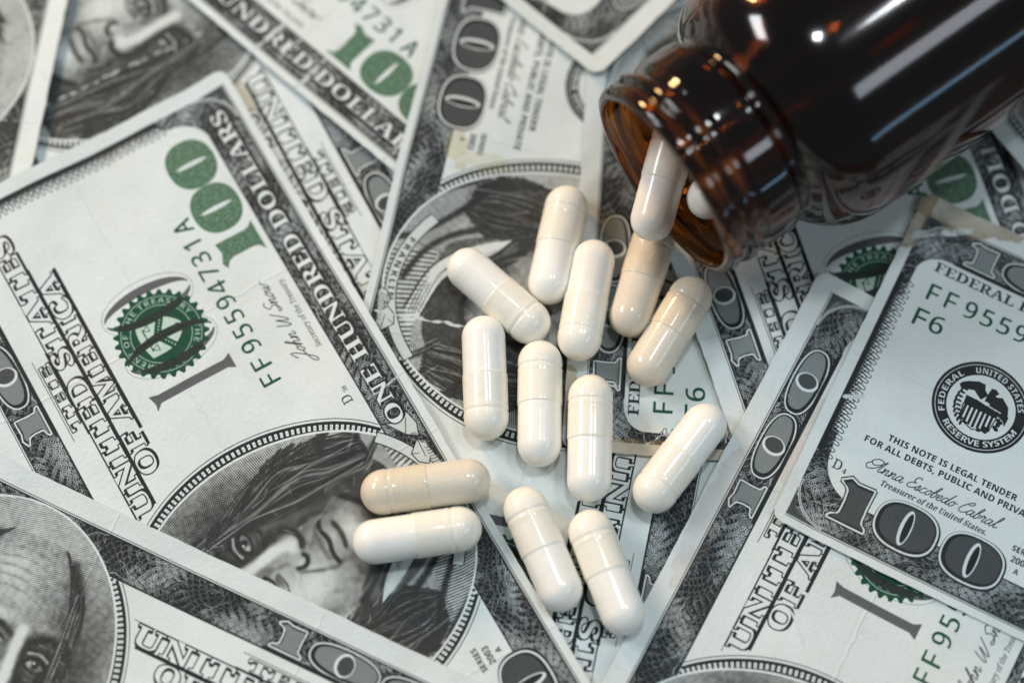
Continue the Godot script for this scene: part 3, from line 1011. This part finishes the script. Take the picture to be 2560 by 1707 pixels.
func worn(print_: Image, k: String) -> Image:
	var im: Image = print_.duplicate()
	im.convert(Image.FORMAT_RGBA8)
	grime(im, k.unicode_at(0))
	match k:
		"A":
			crack(im, wander(Vector2(89.5, 0), Vector2(88.6, 9.5), 0.25), 0.35, 0.9)
			crack(im, wander(Vector2(79.4, 10.0), Vector2(75.0, 24.5), 0.4), 0.16, 0.62)
			crack(im, wander(Vector2(75.0, 24.5), Vector2(74.0, 33.0), 0.5), 0.18, 0.7)
			for e in [[79, 26, 80, 33], [80, 33, 82, 36], [82.5, 36, 80, 40], [83.4, 29, 82, 34], [80, 40, 76, 46], [77, 30, 80.5, 31], [74, 27, 78, 23], [73, 26, 70, 24], [60, 20, 54, 28], [54, 28, 50, 36], [81, 18, 78, 22], [84, 25, 80, 27], [77, 33, 73, 28], [78.5, 42, 81, 45]]:
				crack(im, wander(Vector2(e[0], e[1]), Vector2(e[2], e[3]), 0.5), 0.12, 0.58)
			stain(im, 96, 64.2, 9, 2.4, Color(0.86, 0.76, 0.62), 0.55)
		"B":
			for e in [[86, 62, 84, 58], [75, 42, 82, 40], [92, 66, 93, 55], [112, 61, 108, 57]]:
				crack(im, wander(Vector2(e[0], e[1]), Vector2(e[2], e[3]), 0.5), 0.13, 0.55)
		"C":
			stain(im, 108, 63.6, 14, 2.6, Color(0.88, 0.70, 0.62), 0.30)
			stain(im, 128, 55.2, 9, 1.2, Color(0.86, 0.66, 0.60), 0.30)
			for e in [[104, 60, 96, 57], [92, 61, 86, 57], [133, 62, 131, 57]]:
				crack(im, wander(Vector2(e[0], e[1]), Vector2(e[2], e[3]), 0.5), 0.14, 0.55)
		"D":
			stain(im, 7.0, 67.2, 13.5, 4.8, Color(0.64, 0.54, 0.41), 0.75)
			stain(im, 0.0, 61.6, 2.7, 6.4, Color(0.60, 0.50, 0.37), 0.85, 0.2)
			for k2 in 4:
				crack(im, wander(Vector2(1.2, 57.3 + k2 * 0.3), Vector2(10.4, 63.0 + k2 * 0.25), 0.15), 0.42, 1.0)
			crack(im, wander(Vector2(2.0, 24.5), Vector2(5.4, 26.4), 0.3), 0.7, 0.9)
			crack(im, wander(Vector2(17.0, 39.5), Vector2(18.4, 38.5), 0.1), 0.2, 0.8)
		"E":
			crack(im, wander(Vector2(75.2, 1.6), Vector2(74.4, 18.5), 0.25), 0.55, 1.05)
			crack(im, wander(Vector2(74.4, 18.5), Vector2(73.4, 30.0), 0.3), 0.15, 0.6)
			for e in [[46, 2, 43, 8], [38, 14, 41, 16]]:
				crack(im, wander(Vector2(e[0], e[1]), Vector2(e[2], e[3]), 0.5), 0.16, 0.6)
			stain(im, 42.0, 9.6, 3.2, 1.9, Color(0.80, 0.70, 0.40), 0.42)
			stain(im, 43.4, 15.4, 2.0, 4.6, Color(0.84, 0.76, 0.52), 0.32)
			stain(im, 45.4, 11.0, 0.9, 1.0, Color(0.80, 0.70, 0.40), 0.45)
		"F":
			stain(im, 0.6, 46.0, 2.0, 22.0, Color(0.72, 0.61, 0.46), 0.75, 0.22)
			stain(im, 9.0, 66.2, 5.5, 2.3, Color(0.78, 0.68, 0.52), 0.75)
			for e in [[3, 58, 8, 61], [2, 52, 5, 47], [14, 62, 12, 57], [8, 63, 14, 60]]:
				crack(im, wander(Vector2(e[0], e[1]), Vector2(e[2], e[3]), 0.4), 0.34, 0.85)
		"J":
			stain(im, 93.0, 45.4, 3.4, 2.3, Color(0.84, 0.76, 0.62), 0.55, 0.2)
			crack(im, wander(Vector2(78, 0.5), Vector2(78, 66), 0.2), 0.3, 0.5)
		"K":
			for u in [112.6, 123.4, 145.0]:
				for j in 2:
					crack(im, wander(Vector2(u + j * 0.3, 0.2), Vector2(u + 0.3, 13), 0.2), 0.5, 0.95)
			crack(im, wander(Vector2(117, 1.6), Vector2(117.5, 8), 0.2), 0.35, 0.7)
		_:
			crack(im, wander(Vector2(78, 0.5), Vector2(78, 66), 0.2), 0.3, 0.7)
			crack(im, wander(Vector2(39, 0.5), Vector2(39, 66), 0.3), 0.22, 0.5)
			crack(im, wander(Vector2(62, 60), Vector2(70, 66), 0.3), 0.3, 0.6)
	im.convert(Image.FORMAT_RGB8)
	return im


func paper_relief() -> Image:
	var n := FastNoiseLite.new()
	n.seed = 5
	n.frequency = 0.16
	n.fractal_octaves = 4
	var im := n.get_image(1024, 435)
	im.convert(Image.FORMAT_L8)
	var b := im.get_data()
	for i in b.size():
		b[i] = 90 + b[i] / 4
	n.frequency = 0.011          # soft buckles of handled paper
	n.fractal_octaves = 2
	for y in 435:
		for x in 1024:
			var g := n.get_noise_2d(x, y)
			b[y * 1024 + x] = clampi(b[y * 1024 + x] + int(46.0 * (0.5 - absf(g))), 0, 255)
	im = Image.create_from_data(1024, 435, false, Image.FORMAT_L8, b)
	for e in [[78, 0, 78, 66], [39, 0, 39.5, 66], [117, 0, 116.6, 66], [0, 33, 156, 33.4]]:
		var p := pts(wander(Vector2(e[0], e[1]), Vector2(e[2], e[3]), 0.15))
		for i in p.size() - 1:
			for k in 12:
				var q: Vector2 = (p[i] as Vector2).lerp(p[i + 1], k / 12.0)
				im.fill_rect(Rect2i(int(q.x / NW * 1024.0), int((NH - q.y) / NH * 435.0), 2, 2), Color(0.85, 0.85, 0.85))
	return im


# ------------------------------------------------------------------ sheets that lie on one another
const GX0 := -210.0
const GZ0 := -270.0
const GS := 2.0
const GW := 250
const GH := 260
var heap := PackedFloat32Array()   # height of the pile, mm


func heap_at(x: float, z: float, h: PackedFloat32Array) -> float:
	var fx := clampf((x - GX0) / GS, 0, GW - 1.01)
	var fz := clampf((z - GZ0) / GS, 0, GH - 1.01)
	var i := int(fx)
	var j := int(fz)
	var a := fx - i
	var b := fz - j
	var k := j * GW + i
	return lerpf(lerpf(h[k], h[k + 1], a), lerpf(h[k + GW], h[k + GW + 1], a), b)


func pass_over(h: PackedFloat32Array, box_: Rect2i, step: int, widest: bool, reach: int) -> PackedFloat32Array:
	var out := h.duplicate()
	for j in range(box_.position.y, box_.end.y):
		for i in range(box_.position.x, box_.end.x):
			var k := j * GW + i
			var t := -1e9 if widest else 0.0
			for d in range(-reach, reach + 1):
				var g := h[k + d * step]
				if widest:
					t = maxf(t, g)
				else:
					t += g
			out[k] = t if widest else t / (2 * reach + 1)
	return out


## One sheet of paper draped on the pile: sets the pile's new height and returns the sheet's mesh in its own place (local origin at its lower left corner).
func drape(at: Vector2, deg: float, u0: float, u1: float, curl: float, lifts: Array, k: int) -> ArrayMesh:
	var a := deg_to_rad(deg)
	var eu := Vector2(cos(a), sin(a))
	var ev := Vector2(sin(a), -cos(a))
	var lo := Vector2(1e9, 1e9)
	var hi := -lo
	for c in [Vector2(u0, 0), Vector2(u1, 0), Vector2(u0, NH), Vector2(u1, NH)]:
		var p: Vector2 = at + eu * c.x + ev * c.y
		lo = lo.min(p)
		hi = hi.max(p)
	var r := Rect2i(clampi(int((lo.x - GX0) / GS) - 2, 6, GW - 7), clampi(int((lo.y - GZ0) / GS) - 2, 6, GH - 7), 0, 0)
	r.end = Vector2i(clampi(int((hi.x - GX0) / GS) + 3, 7, GW - 6), clampi(int((hi.y - GZ0) / GS) + 3, 7, GH - 6))
	var h := heap
	h = pass_over(h, r, 1, true, 2)
	h = pass_over(h, r, GW, true, 2)
	for n in 2:
		h = pass_over(h, r, 1, false, 2)
		h = pass_over(h, r, GW, false, 2)
	var height := func(u: float, v: float) -> float:
		var p := at + eu * u + ev * v
		var y := maxf(heap_at(p.x, p.y, h), heap_at(p.x, p.y, heap)) + 0.14
		y += 1.7 * curl * (0.5 + 0.5 * sin(u * 0.047 + k * 1.9) * cos(v * 0.06 + k)) + 0.5 * maxf(0.0, noise.get_noise_2d(u * 3.0 + k * 90.0, v * 3.0) + 0.1)
		for e in lifts:
			var d: float = [v, NH - v, u - u0, u1 - u][e[0]]
			y += e[1] * pow(clampf(1.0 - d / e[2], 0.0, 1.0), 2.0)
		return y
	var nu := int((u1 - u0) / 1.6)
	var nv := 42
	var pos := []
	for j in nv + 1:
		for i in nu + 1:
			var u := lerpf(u0, u1, float(i) / nu)
			var v := NH * j / nv
			var cu_ := minf(u - u0, u1 - u)
			var cv_ := minf(v, NH - v)
			if cu_ < 0.01 and cv_ < 0.01:   # corners rubbed round
				u += 0.55 if u < (u0 + u1) * 0.5 else -0.55
				v += 0.55 if v < NH * 0.5 else -0.55
			if i == 0 or i == nu:            # handled edges are never quite straight
				u += 0.16 * noise.get_noise_2d(v * 30.0, k * 50.0 + i)
			if j == 0 or j == nv:
				v += 0.16 * noise.get_noise_2d(u * 30.0, k * 50.0 + j * 7.0)
			var p := eu * u + ev * v
			pos.append([Vector3(p.x, height.call(u, v), p.y) * MM, Vector2(u / NW, 1.0 - v / NH)])
	for j in range(r.position.y, r.end.y):
		for i in range(r.position.x, r.end.x):
			var d := Vector2(GX0 + i * GS, GZ0 + j * GS) - at
			var u := d.dot(eu)
			var v := d.dot(ev)
			if u > u0 and u < u1 and v > 0 and v < NH:
				heap[j * GW + i] = maxf(heap[j * GW + i], height.call(u, v))
	var st := SurfaceTool.new()
	st.begin(Mesh.PRIMITIVE_TRIANGLES)
	var w := nu + 1
	var thick := Vector3(0, -0.11 * MM, 0)
	st.set_smooth_group(0)
	for p in pos:
		st.set_uv(p[1])
		st.add_vertex(p[0])
	for j in nv:
		for i in nu:
			var q := j * w + i
			for t in [q, q + w, q + 1, q + 1, q + w, q + w + 1]:
				st.add_index(t)
	st.generate_normals()
	var mesh := st.commit()
	# underside and cut edges
	st = SurfaceTool.new()
	st.begin(Mesh.PRIMITIVE_TRIANGLES)
	st.set_smooth_group(-1)
	for j in nv:
		for i in nu:
			var q := j * w + i
			for t in [q, q + 1, q + w, q + 1, q + w + 1, q + w]:
				st.add_vertex(pos[t][0] + thick)
	var rim := []
	for i in nu: rim.append(i)
	for j in nv: rim.append(j * w + nu)
	for i in nu: rim.append(nv * w + nu - i)
	for j in nv: rim.append((nv - j) * w)
	for i in rim.size():
		var p: Vector3 = pos[rim[i]][0]
		var q: Vector3 = pos[rim[(i + 1) % rim.size()]][0]
		for t in [p, q, p + thick, q, q + thick, p + thick]:
			st.add_vertex(t)
	st.generate_normals()
	st.commit(mesh)
	return mesh


# ------------------------------------------------------------------ turned shapes
## A surface turned about the x axis from a profile of (x, radius); rows from..to of the profile are used; shift(i, t) moves a ring's points along the axis.
func turned(prof: PackedVector2Array, from: int, to: int, seg: int, shift = null, colors := PackedColorArray(), st: SurfaceTool = null) -> SurfaceTool:
	if st == null:
		st = SurfaceTool.new()
		st.begin(Mesh.PRIMITIVE_TRIANGLES)
	var at := func(i: int, s: int) -> Vector3:
		i = clampi(i, 0, prof.size() - 1)
		var t := TAU * s / seg
		var x: float = prof[i].x + (shift.call(i, t) if shift != null else 0.0)
		return Vector3(x, prof[i].y * cos(t), prof[i].y * sin(t)) * MM
	var rows := []
	for i in range(from, to + 1):
		var row := []
		for s in seg:
			var p: Vector3 = at.call(i, s)
			var along: Vector3 = at.call(i + 1, s) - at.call(i - 1, s)
			var round_ := Vector3(0, -sin(TAU * s / seg), cos(TAU * s / seg))
			row.append([p, round_.cross(along).normalized()])
		rows.append(row)
	for i in rows.size() - 1:
		for s in seg:
			var s1 := (s + 1) % seg
			for tri in [[rows[i][s], rows[i][s1], rows[i + 1][s], i, i, i + 1], [rows[i][s1], rows[i + 1][s1], rows[i + 1][s], i, i + 1, i + 1]]:
				var g: Vector3 = (tri[1][0] - tri[0][0]).cross(tri[2][0] - tri[0][0])
				if g.length_squared() < 1e-22:
					continue
				var order := [0, 1, 2] if g.dot(tri[0][1] + tri[1][1] + tri[2][1]) < 0 else [0, 2, 1]
				for o in order:
					st.set_normal(tri[o][1])
					if colors.size():
						st.set_color(colors[from + tri[3 + o]])
					st.add_vertex(tri[o][0])
	return st


func gelatin(c: Color, depth: float, vertex := true) -> StandardMaterial3D:
	var m := StandardMaterial3D.new()
	m.albedo_color = c
	m.vertex_color_use_as_albedo = vertex
	m.roughness = 0.5
	m.metallic_specular = 0.4
	var n := FastNoiseLite.new()
	n.seed = 3
	n.frequency = 0.02
	n.fractal_octaves = 3
	m.uv1_triplanar = true
	m.uv1_scale = Vector3.ONE * 90.0
	m.heightmap_enabled = true              # shells are never quite true: slow ripples
	m.heightmap_texture = ImageTexture.create_from_image(n.get_seamless_image(160, 160))
	m.heightmap_scale = 0.006
	n.frequency = 0.12
	var speck := n.get_seamless_image(160, 160)
	speck.convert(Image.FORMAT_RGB8)
	for y in 160:                           # the powder fill shows through as a faint mottle
		for x in 160:
			var g := lerpf(1.0 - depth, 1.0, speck.get_pixel(x, y).r)
			speck.set_pixel(x, y, Color(g, g, g))
	m.albedo_texture = ImageTexture.create_from_image(speck)
	m.clearcoat_enabled = true
	m.clearcoat = 0.7
	m.clearcoat_roughness = 0.12
	return m


const CAP_R := 3.82
const BODY_R := 3.735
const HALF := 10.95


## The two shells of a capsule along x: the cap on the left, the body on the right.
func capsule_meshes() -> Array:
	var cap := PackedVector2Array()
	var col := PackedColorArray()
	for i in 15:
		var t := PI / 2 * i / 14.0
		cap.append(Vector2(-HALF + 3.95 * (1.0 - cos(t)), maxf(0.001, CAP_R * sin(t))))
		col.append(Color(1, 1, 1))
	for e in [[-6.75, 0.0], [-6.55, 0.05], [-6.35, -0.05], [-6.1, -0.09], [-5.85, -0.05], [-5.65, 0.04], [-5.4, 0.0], [-5.0, 0.0], [-4.8, -0.05], [-4.55, 0.0], [-2.0, 0.02], [0.0, 0.04], [0.2, 0.035], [0.36, 0.015], [0.46, -0.03], [0.52, -0.10]]:
		cap.append(Vector2(e[0], CAP_R + e[1]))
		col.append(Color(0.99, 0.985, 0.965) if e[0] > -6.2 else Color(1, 1, 1))
	var body := PackedVector2Array([Vector2(-0.6, BODY_R - 0.15), Vector2(-0.6, BODY_R), Vector2(2, BODY_R), Vector2(5, BODY_R), Vector2(7.1, BODY_R)])
	for i in 15:
		var t := PI / 2 * i / 14.0
		body.append(Vector2(HALF - 3.8 + 3.8 * sin(t), maxf(0.001, BODY_R * cos(t))))
	return [turned(cap, 0, cap.size() - 1, 56, null, col).commit(), turned(body, 0, body.size() - 1, 56).commit()]


# ------------------------------------------------------------------ everything
func build_all() -> void:
	# the table under the pile
	var slab := BoxMesh.new()
	slab.size = Vector3(0.62, 0.02, 0.62)
	var wood := StandardMaterial3D.new()
	wood.albedo_color = Color(0.36, 0.33, 0.30)
	wood.roughness = 0.6
	var top := part("table_top", slab, wood, self)
	top.position = Vector3(0.02, -0.0104, -0.02)
	tag(top, "", "", "", "structure")
	heap.resize(GW * GH)
	heap.fill(0.0)
	build_notes()
	var ground := heap.duplicate()
	build_bottle(ground)
	build_capsules(ground)


func build_notes() -> void:
	var face := draw_print()
	var relief := ImageTexture.create_from_image(paper_relief())
	var back := StandardMaterial3D.new()
	back.albedo_color = Color(0.84, 0.85, 0.83)
	back.roughness = 0.85
	var mats := {}
	# key, x, z, degrees, from u, to u, curl, lifted edges [0 bottom 1 top 2 left 3 right, height, width], wear, label
	var list := [
		["Q", -190.0, 78.0, -18.0, 0.0, NW, 0.2, [], "X", "banknote almost wholly hidden beneath the large note with the green seal"],
		["J", -133.0, -106.7, 61.8, 0.0, NW, 0.3, [[1, 0.5, 20.0]], "J", "yellowed banknote low in the pile, only its blurred face and UNITED lettering showing"],
		["K", -131.0, -129.8, 41.9, 0.0, NW, 0.3, [[0, 1.0, 16.0]], "K", "creased banknote at the top whose DOLLARS band and green 100 point down to the right"],
		["M", -140.3, -126.2, 97.1, 0.0, NW, 0.3, [[1, 0.9, 12.0]], "X", "banknote in the upper left corner, its creased white margin beside the blurred face"],
		["E", -10.4, -78.9, 102.0, 0.0, NW, 0.3, [[0, 0.8, 12.0]], "E", "banknote lying under the heap of capsules, its portrait crossed by a white crease"],
		["F", 74.5, 24.6, -85.8, 0.0, NW, 0.2, [[1, 0.4, 8.0], [2, 0.5, 8.0]], "F", "brown-edged banknote partly under the capsules, tucked below the bottle's mouth"],
		["G", 129.1, 93.7, -106.6, 0.0, NW, 0.3, [[1, 0.7, 10.0]], "X", "banknote under the bottle, green seal and green 100 showing either side of the stained note"],
		["N", 147.5, -118.3, 145.0, 0.0, 96.5, 0.4, [[3, 1.4, 14.0]], "X", "folded banknote at the right edge behind the bottle, only an arc of its oval showing"],
		["O", 72.4, -208.8, 132.7, 0.0, NW, 0.3, [[3, 0.7, 10.0], [1, 0.7, 10.0]], "X", "banknote at the top whose corner points down beside the bottle's neck"],
		["A", 26.9, 83.6, -120.4, 0.0, NW, 0.25, [[0, 0.9, 9.0], [3, 0.7, 9.0]], "A", "large banknote at left, two capsules lying side by side across its portrait"],
		["C", 37.5, 156.4, -61.5, 0.0, NW, 0.25, [[1, 0.5, 10.0], [3, 0.4, 8.0]], "C", "banknote at the lower right with a pinkish margin, beneath the note with the eagle seal"],
		["D", 43.2, 31.9, 26.8, 0.0, NW, 0.25, [[2, 0.6, 9.0], [1, 0.5, 9.0]], "D", "banknote at the right with a black eagle seal and brown water stain on its corner"],
		["B", -164.5, 57.6, 25.3, 0.0, NW, 0.25, [[1, 0.7, 9.0]], "B", "banknote across the lower left corner, lying over the large note"],
	]
	for i in list.size():
		var e: Array = list[i]
		var mesh := drape(Vector2(e[1], e[2]), e[3], e[4], e[5], e[6], e[7], i)
		if not mats.has(e[8]):
			var m := StandardMaterial3D.new()
			m.albedo_texture = ImageTexture.create_from_image(worn(face, e[8]))
			m.albedo_color = Color(0.855, 0.889, 0.886)
			m.roughness = 0.62
			m.metallic_specular = 0.35
			m.heightmap_enabled = true
			m.heightmap_texture = relief
			m.heightmap_scale = 0.022
			mats[e[8]] = m
		var o := MeshInstance3D.new()
		o.name = numbered("banknote")
		o.mesh = mesh
		o.set_surface_override_material(0, mats[e[8]])
		o.set_surface_override_material(1, back)
		o.position = Vector3(e[1], 0, e[2]) * MM
		add_child(o, true)
		tag(o, e[9], "banknote", "banknotes scattered over the table")


func build_bottle(ground: PackedFloat32Array) -> void:
	var turn := deg_to_rad(36.0)
	var dir := Vector2(cos(turn), -sin(turn))
	var mouth := Vector2(25.4, -18.7)
	var rest := 0.3
	for x in range(24, 84, 4):
		rest = maxf(rest, heap_at(mouth.x + dir.x * x, mouth.y + dir.y * x, ground))
	var outer := [[0.0, 16.3], [-0.12, 16.7], [-0.1, 17.2], [0.15, 17.75], [0.6, 18.05], [1.2, 18.2], [1.9, 18.2], [2.3, 18.0], [2.6, 17.6], [3.0, 17.5], [3.3, 17.8], [3.7, 18.25], [4.2, 18.5], [4.8, 18.5], [5.2, 18.3], [5.6, 18.05], [6.2, 17.9], [6.8, 17.95], [7.3, 18.1], [7.8, 18.25], [8.6, 18.35], [11.6, 18.4], [12.4, 18.25], [12.9, 17.8], [13.3, 17.3], [14.0, 17.1], [14.7, 17.3], [15.3, 18.0], [16.0, 19.2], [17.0, 20.5], [18.4, 21.8], [20.2, 22.9], [22.4, 23.8], [25.0, 24.35], [28.0, 24.5], [34.0, 24.5], [44.0, 24.5], [56.0, 24.5], [68.0, 24.5], [80.0, 24.5], [83.0, 24.3], [85.2, 23.5], [86.8, 22.0], [87.6, 20.0], [87.8, 16.0], [87.2, 8.0], [87.0, 0.001]]
	var inner := [[84.6, 0.001], [84.6, 14.0], [84.0, 18.5], [82.0, 21.4], [79.0, 22.4], [68.0, 22.5], [50.0, 22.5], [32.0, 22.5], [27.0, 22.3], [23.0, 21.4], [20.0, 20.0], [17.6, 18.0], [16.0, 16.6], [14.8, 15.8], [13.6, 15.4], [12.0, 15.4], [9.0, 15.5], [6.0, 15.6], [3.0, 15.8], [1.2, 15.8], [0.4, 15.95], [0.0, 16.3]]
	var prof := PackedVector2Array()
	for e in outer + inner:
		prof.append(Vector2(e[0] + (1.6 * smoothstep(8.0, 11.6, e[0])), e[1]))   # a long plain collar
	var lead := func(i: int, t: float) -> float:
		# the thread climbs as it goes round
		if i >= 8 and i <= 19:
			return 0.7 * sin(t + 0.6) * smoothstep(0.0, 1.0, minf(i - 7, 20 - i) / 3.0)
		return 0.0
	var n := outer.size()
	var last := prof.size() - 1
	var amber := StandardMaterial3D.new()
	amber.albedo_color = Color(0.36, 0.165, 0.03, 0.0)
	amber.roughness = 0.07
	amber.metallic_specular = 0.5
	amber.refraction_enabled = true
	amber.refraction_scale = 0.052
	amber.transparency = BaseMaterial3D.TRANSPARENCY_ALPHA
	var deep: StandardMaterial3D = amber.duplicate()   # the wall is thicker here, so its colour is deeper
	deep.albedo_color = Color(0.38, 0.16, 0.03, 0.0)
	deep.roughness = 0.10
	var thin: StandardMaterial3D = amber.duplicate()
	thin.albedo_color = Color(0.52, 0.285, 0.04, 0.0)
	var b := Node3D.new()
	b.name = "pill_bottle"
	b.position = Vector3(mouth.x, rest, mouth.y) * MM
	b.rotation = Vector3(0, turn, deg_to_rad(2.0))   # the pile is higher under its base
	add_child(b)
	tag(b, "dark amber glass pill bottle lying on its side, open mouth towards the capsules", "bottle")
	var lift := Vector3(0, 24.55, 0) * MM
	var pieces := [["lip", 0, 9, last - 3, last], ["thread", 9, 17, n + 16, last - 3], ["neck", 17, 25, n + 12, n + 16], ["shoulder", 25, 34, n + 7, n + 12], ["body", 34, 39, n + 5, n + 7], ["base", 39, n - 1, n, n + 5]]
	for p in pieces:
		var st := turned(prof, p[1], p[2], 112, lead)
		turned(prof, p[3], p[4], 112, lead, PackedColorArray(), st)
		part(p[0], st.commit(), deep if p[0] in ["shoulder", "body", "base"] else amber if p[0] == "neck" else thin, b).position = lift


func build_capsules(ground: PackedFloat32Array) -> void:
	var meshes := capsule_meshes()
	var white_cap := gelatin(Color(0.978, 0.962, 0.910), 0.03)
	var white_body := gelatin(Color(0.985, 0.977, 0.945), 0.03, false)
	var tan_cap := gelatin(Color(0.925, 0.875, 0.785), 0.09)
	var tan_body := gelatin(Color(0.925, 0.885, 0.810), 0.08, false)
	# centre x, z, direction of the cap's end in degrees, tan or white, label
	var list := [
		[-14.4, 27.3, 172.6, 1, "tan capsule lying across the portrait at the left, upper of the two side by side"],
		[-15.7, 35.6, -8.7, 0, "white capsule lying across the portrait's collar, lower of the two side by side"],
		[13.1, 18.9, -88.5, 0, "white capsule standing rightmost in the row of three upright ones"],
		[4.7, 12.5, -89.4, 0, "white capsule in the middle of the row of three upright ones"],
		[-4.6, 8.1, 87.8, 0, "white capsule leftmost in the row of three upright ones, its cap downwards"],
		[-2.3, -6.6, 42.6, 0, "dented white capsule slanting down to the right, leftmost of the upper group"],
		[8.0, -16.3, -77.9, 0, "white capsule farthest up the picture on the open notes, its cap upwards"],
		[12.8, -5.8, 100.1, 0, "white capsule between the topmost white one and the tan one below the mouth"],
		[27.0, -0.2, -58.4, 1, "tan capsule with a speckled filling leaning to the right of the bottle's mouth"],
		[28.2, 22.2, 127.2, 0, "white capsule slanting over the brown-edged note, rightmost of all"],
		[5.1, 37.8, -112.5, 0, "white capsule at the bottom, left one of the leaning pair"],
		[15.6, 41.7, -110.2, 0, "white capsule lowest in the picture, right one of the leaning pair"],
		[22.45, -9.8, -72.9, 1, "tan capsule under the one that slides out of the bottle"],
	]
	var first: Node3D = null
	for i in list.size():
		var e: Array = list[i]
		var a := deg_to_rad(e[2])
		var d := Vector2(cos(a), sin(a))        # from the middle to the cap's end
		var c := Vector2(e[0], e[1])
		var y0 := heap_at(c.x - d.x * 7.0, c.y - d.y * 7.0, ground)
		var y1 := heap_at(c.x + d.x * 7.0, c.y + d.y * 7.0, ground)
		var ym := heap_at(c.x, c.y, ground)
		var mid := maxf((y0 + y1) * 0.5, ym)
		var p := Vector3(c.x, mid + CAP_R + 0.03, c.y)
		var x_axis := -Vector3(d.x, (y1 - y0) / 14.0, d.y).normalized()
		first = place_capsule(first, meshes, p, x_axis, i * 0.9, [white_cap, white_body] if e[3] == 0 else [tan_cap, tan_body], e[4])
	var out_end := Vector3(23.9, 13.7, -17.4)
	var in_end := Vector3(27.6, 17.4, -30.6)
	place_capsule(first, meshes, (out_end + in_end) * 0.5, (out_end - in_end).normalized(), 0.4, [white_cap, white_body], "white capsule sliding out over the lip of the bottle, half inside")
	var tip := Vector3(33.4, 15.2, -20.6)
	var inward := Vector3(0.78, 0.10, -0.61).normalized()
	place_capsule(first, meshes, tip + inward * 7.2, -inward, 1.4, [white_cap, white_body], "white capsule inside the bottle's mouth with only its rounded end showing")


func place_capsule(first: Node3D, meshes: Array, at: Vector3, x_axis: Vector3, roll: float, look: Array, label: String) -> Node3D:
	var o: Node3D
	if first == null:
		o = Node3D.new()
		part("cap", meshes[0], look[0], o)
		part("body", meshes[1], look[1], o)
	else:
		o = first.duplicate()
		(o.get_child(0) as MeshInstance3D).material_override = look[0]
		(o.get_child(1) as MeshInstance3D).material_override = look[1]
	o.name = numbered("capsule")
	var side := x_axis.cross(Vector3.UP).normalized()
	o.transform = Transform3D(Basis(x_axis, side.cross(x_axis).normalized(), side), at * MM)
	o.rotate_object_local(Vector3.RIGHT, roll)
	o.scale = Vector3(1.0 + 0.014 * sin(roll * 5.1), 1.0, 1.0)      # no two are pushed together equally far
	add_child(o, true)
	tag(o, label, "capsule", "capsules spilled from the bottle")
	return first if first else o
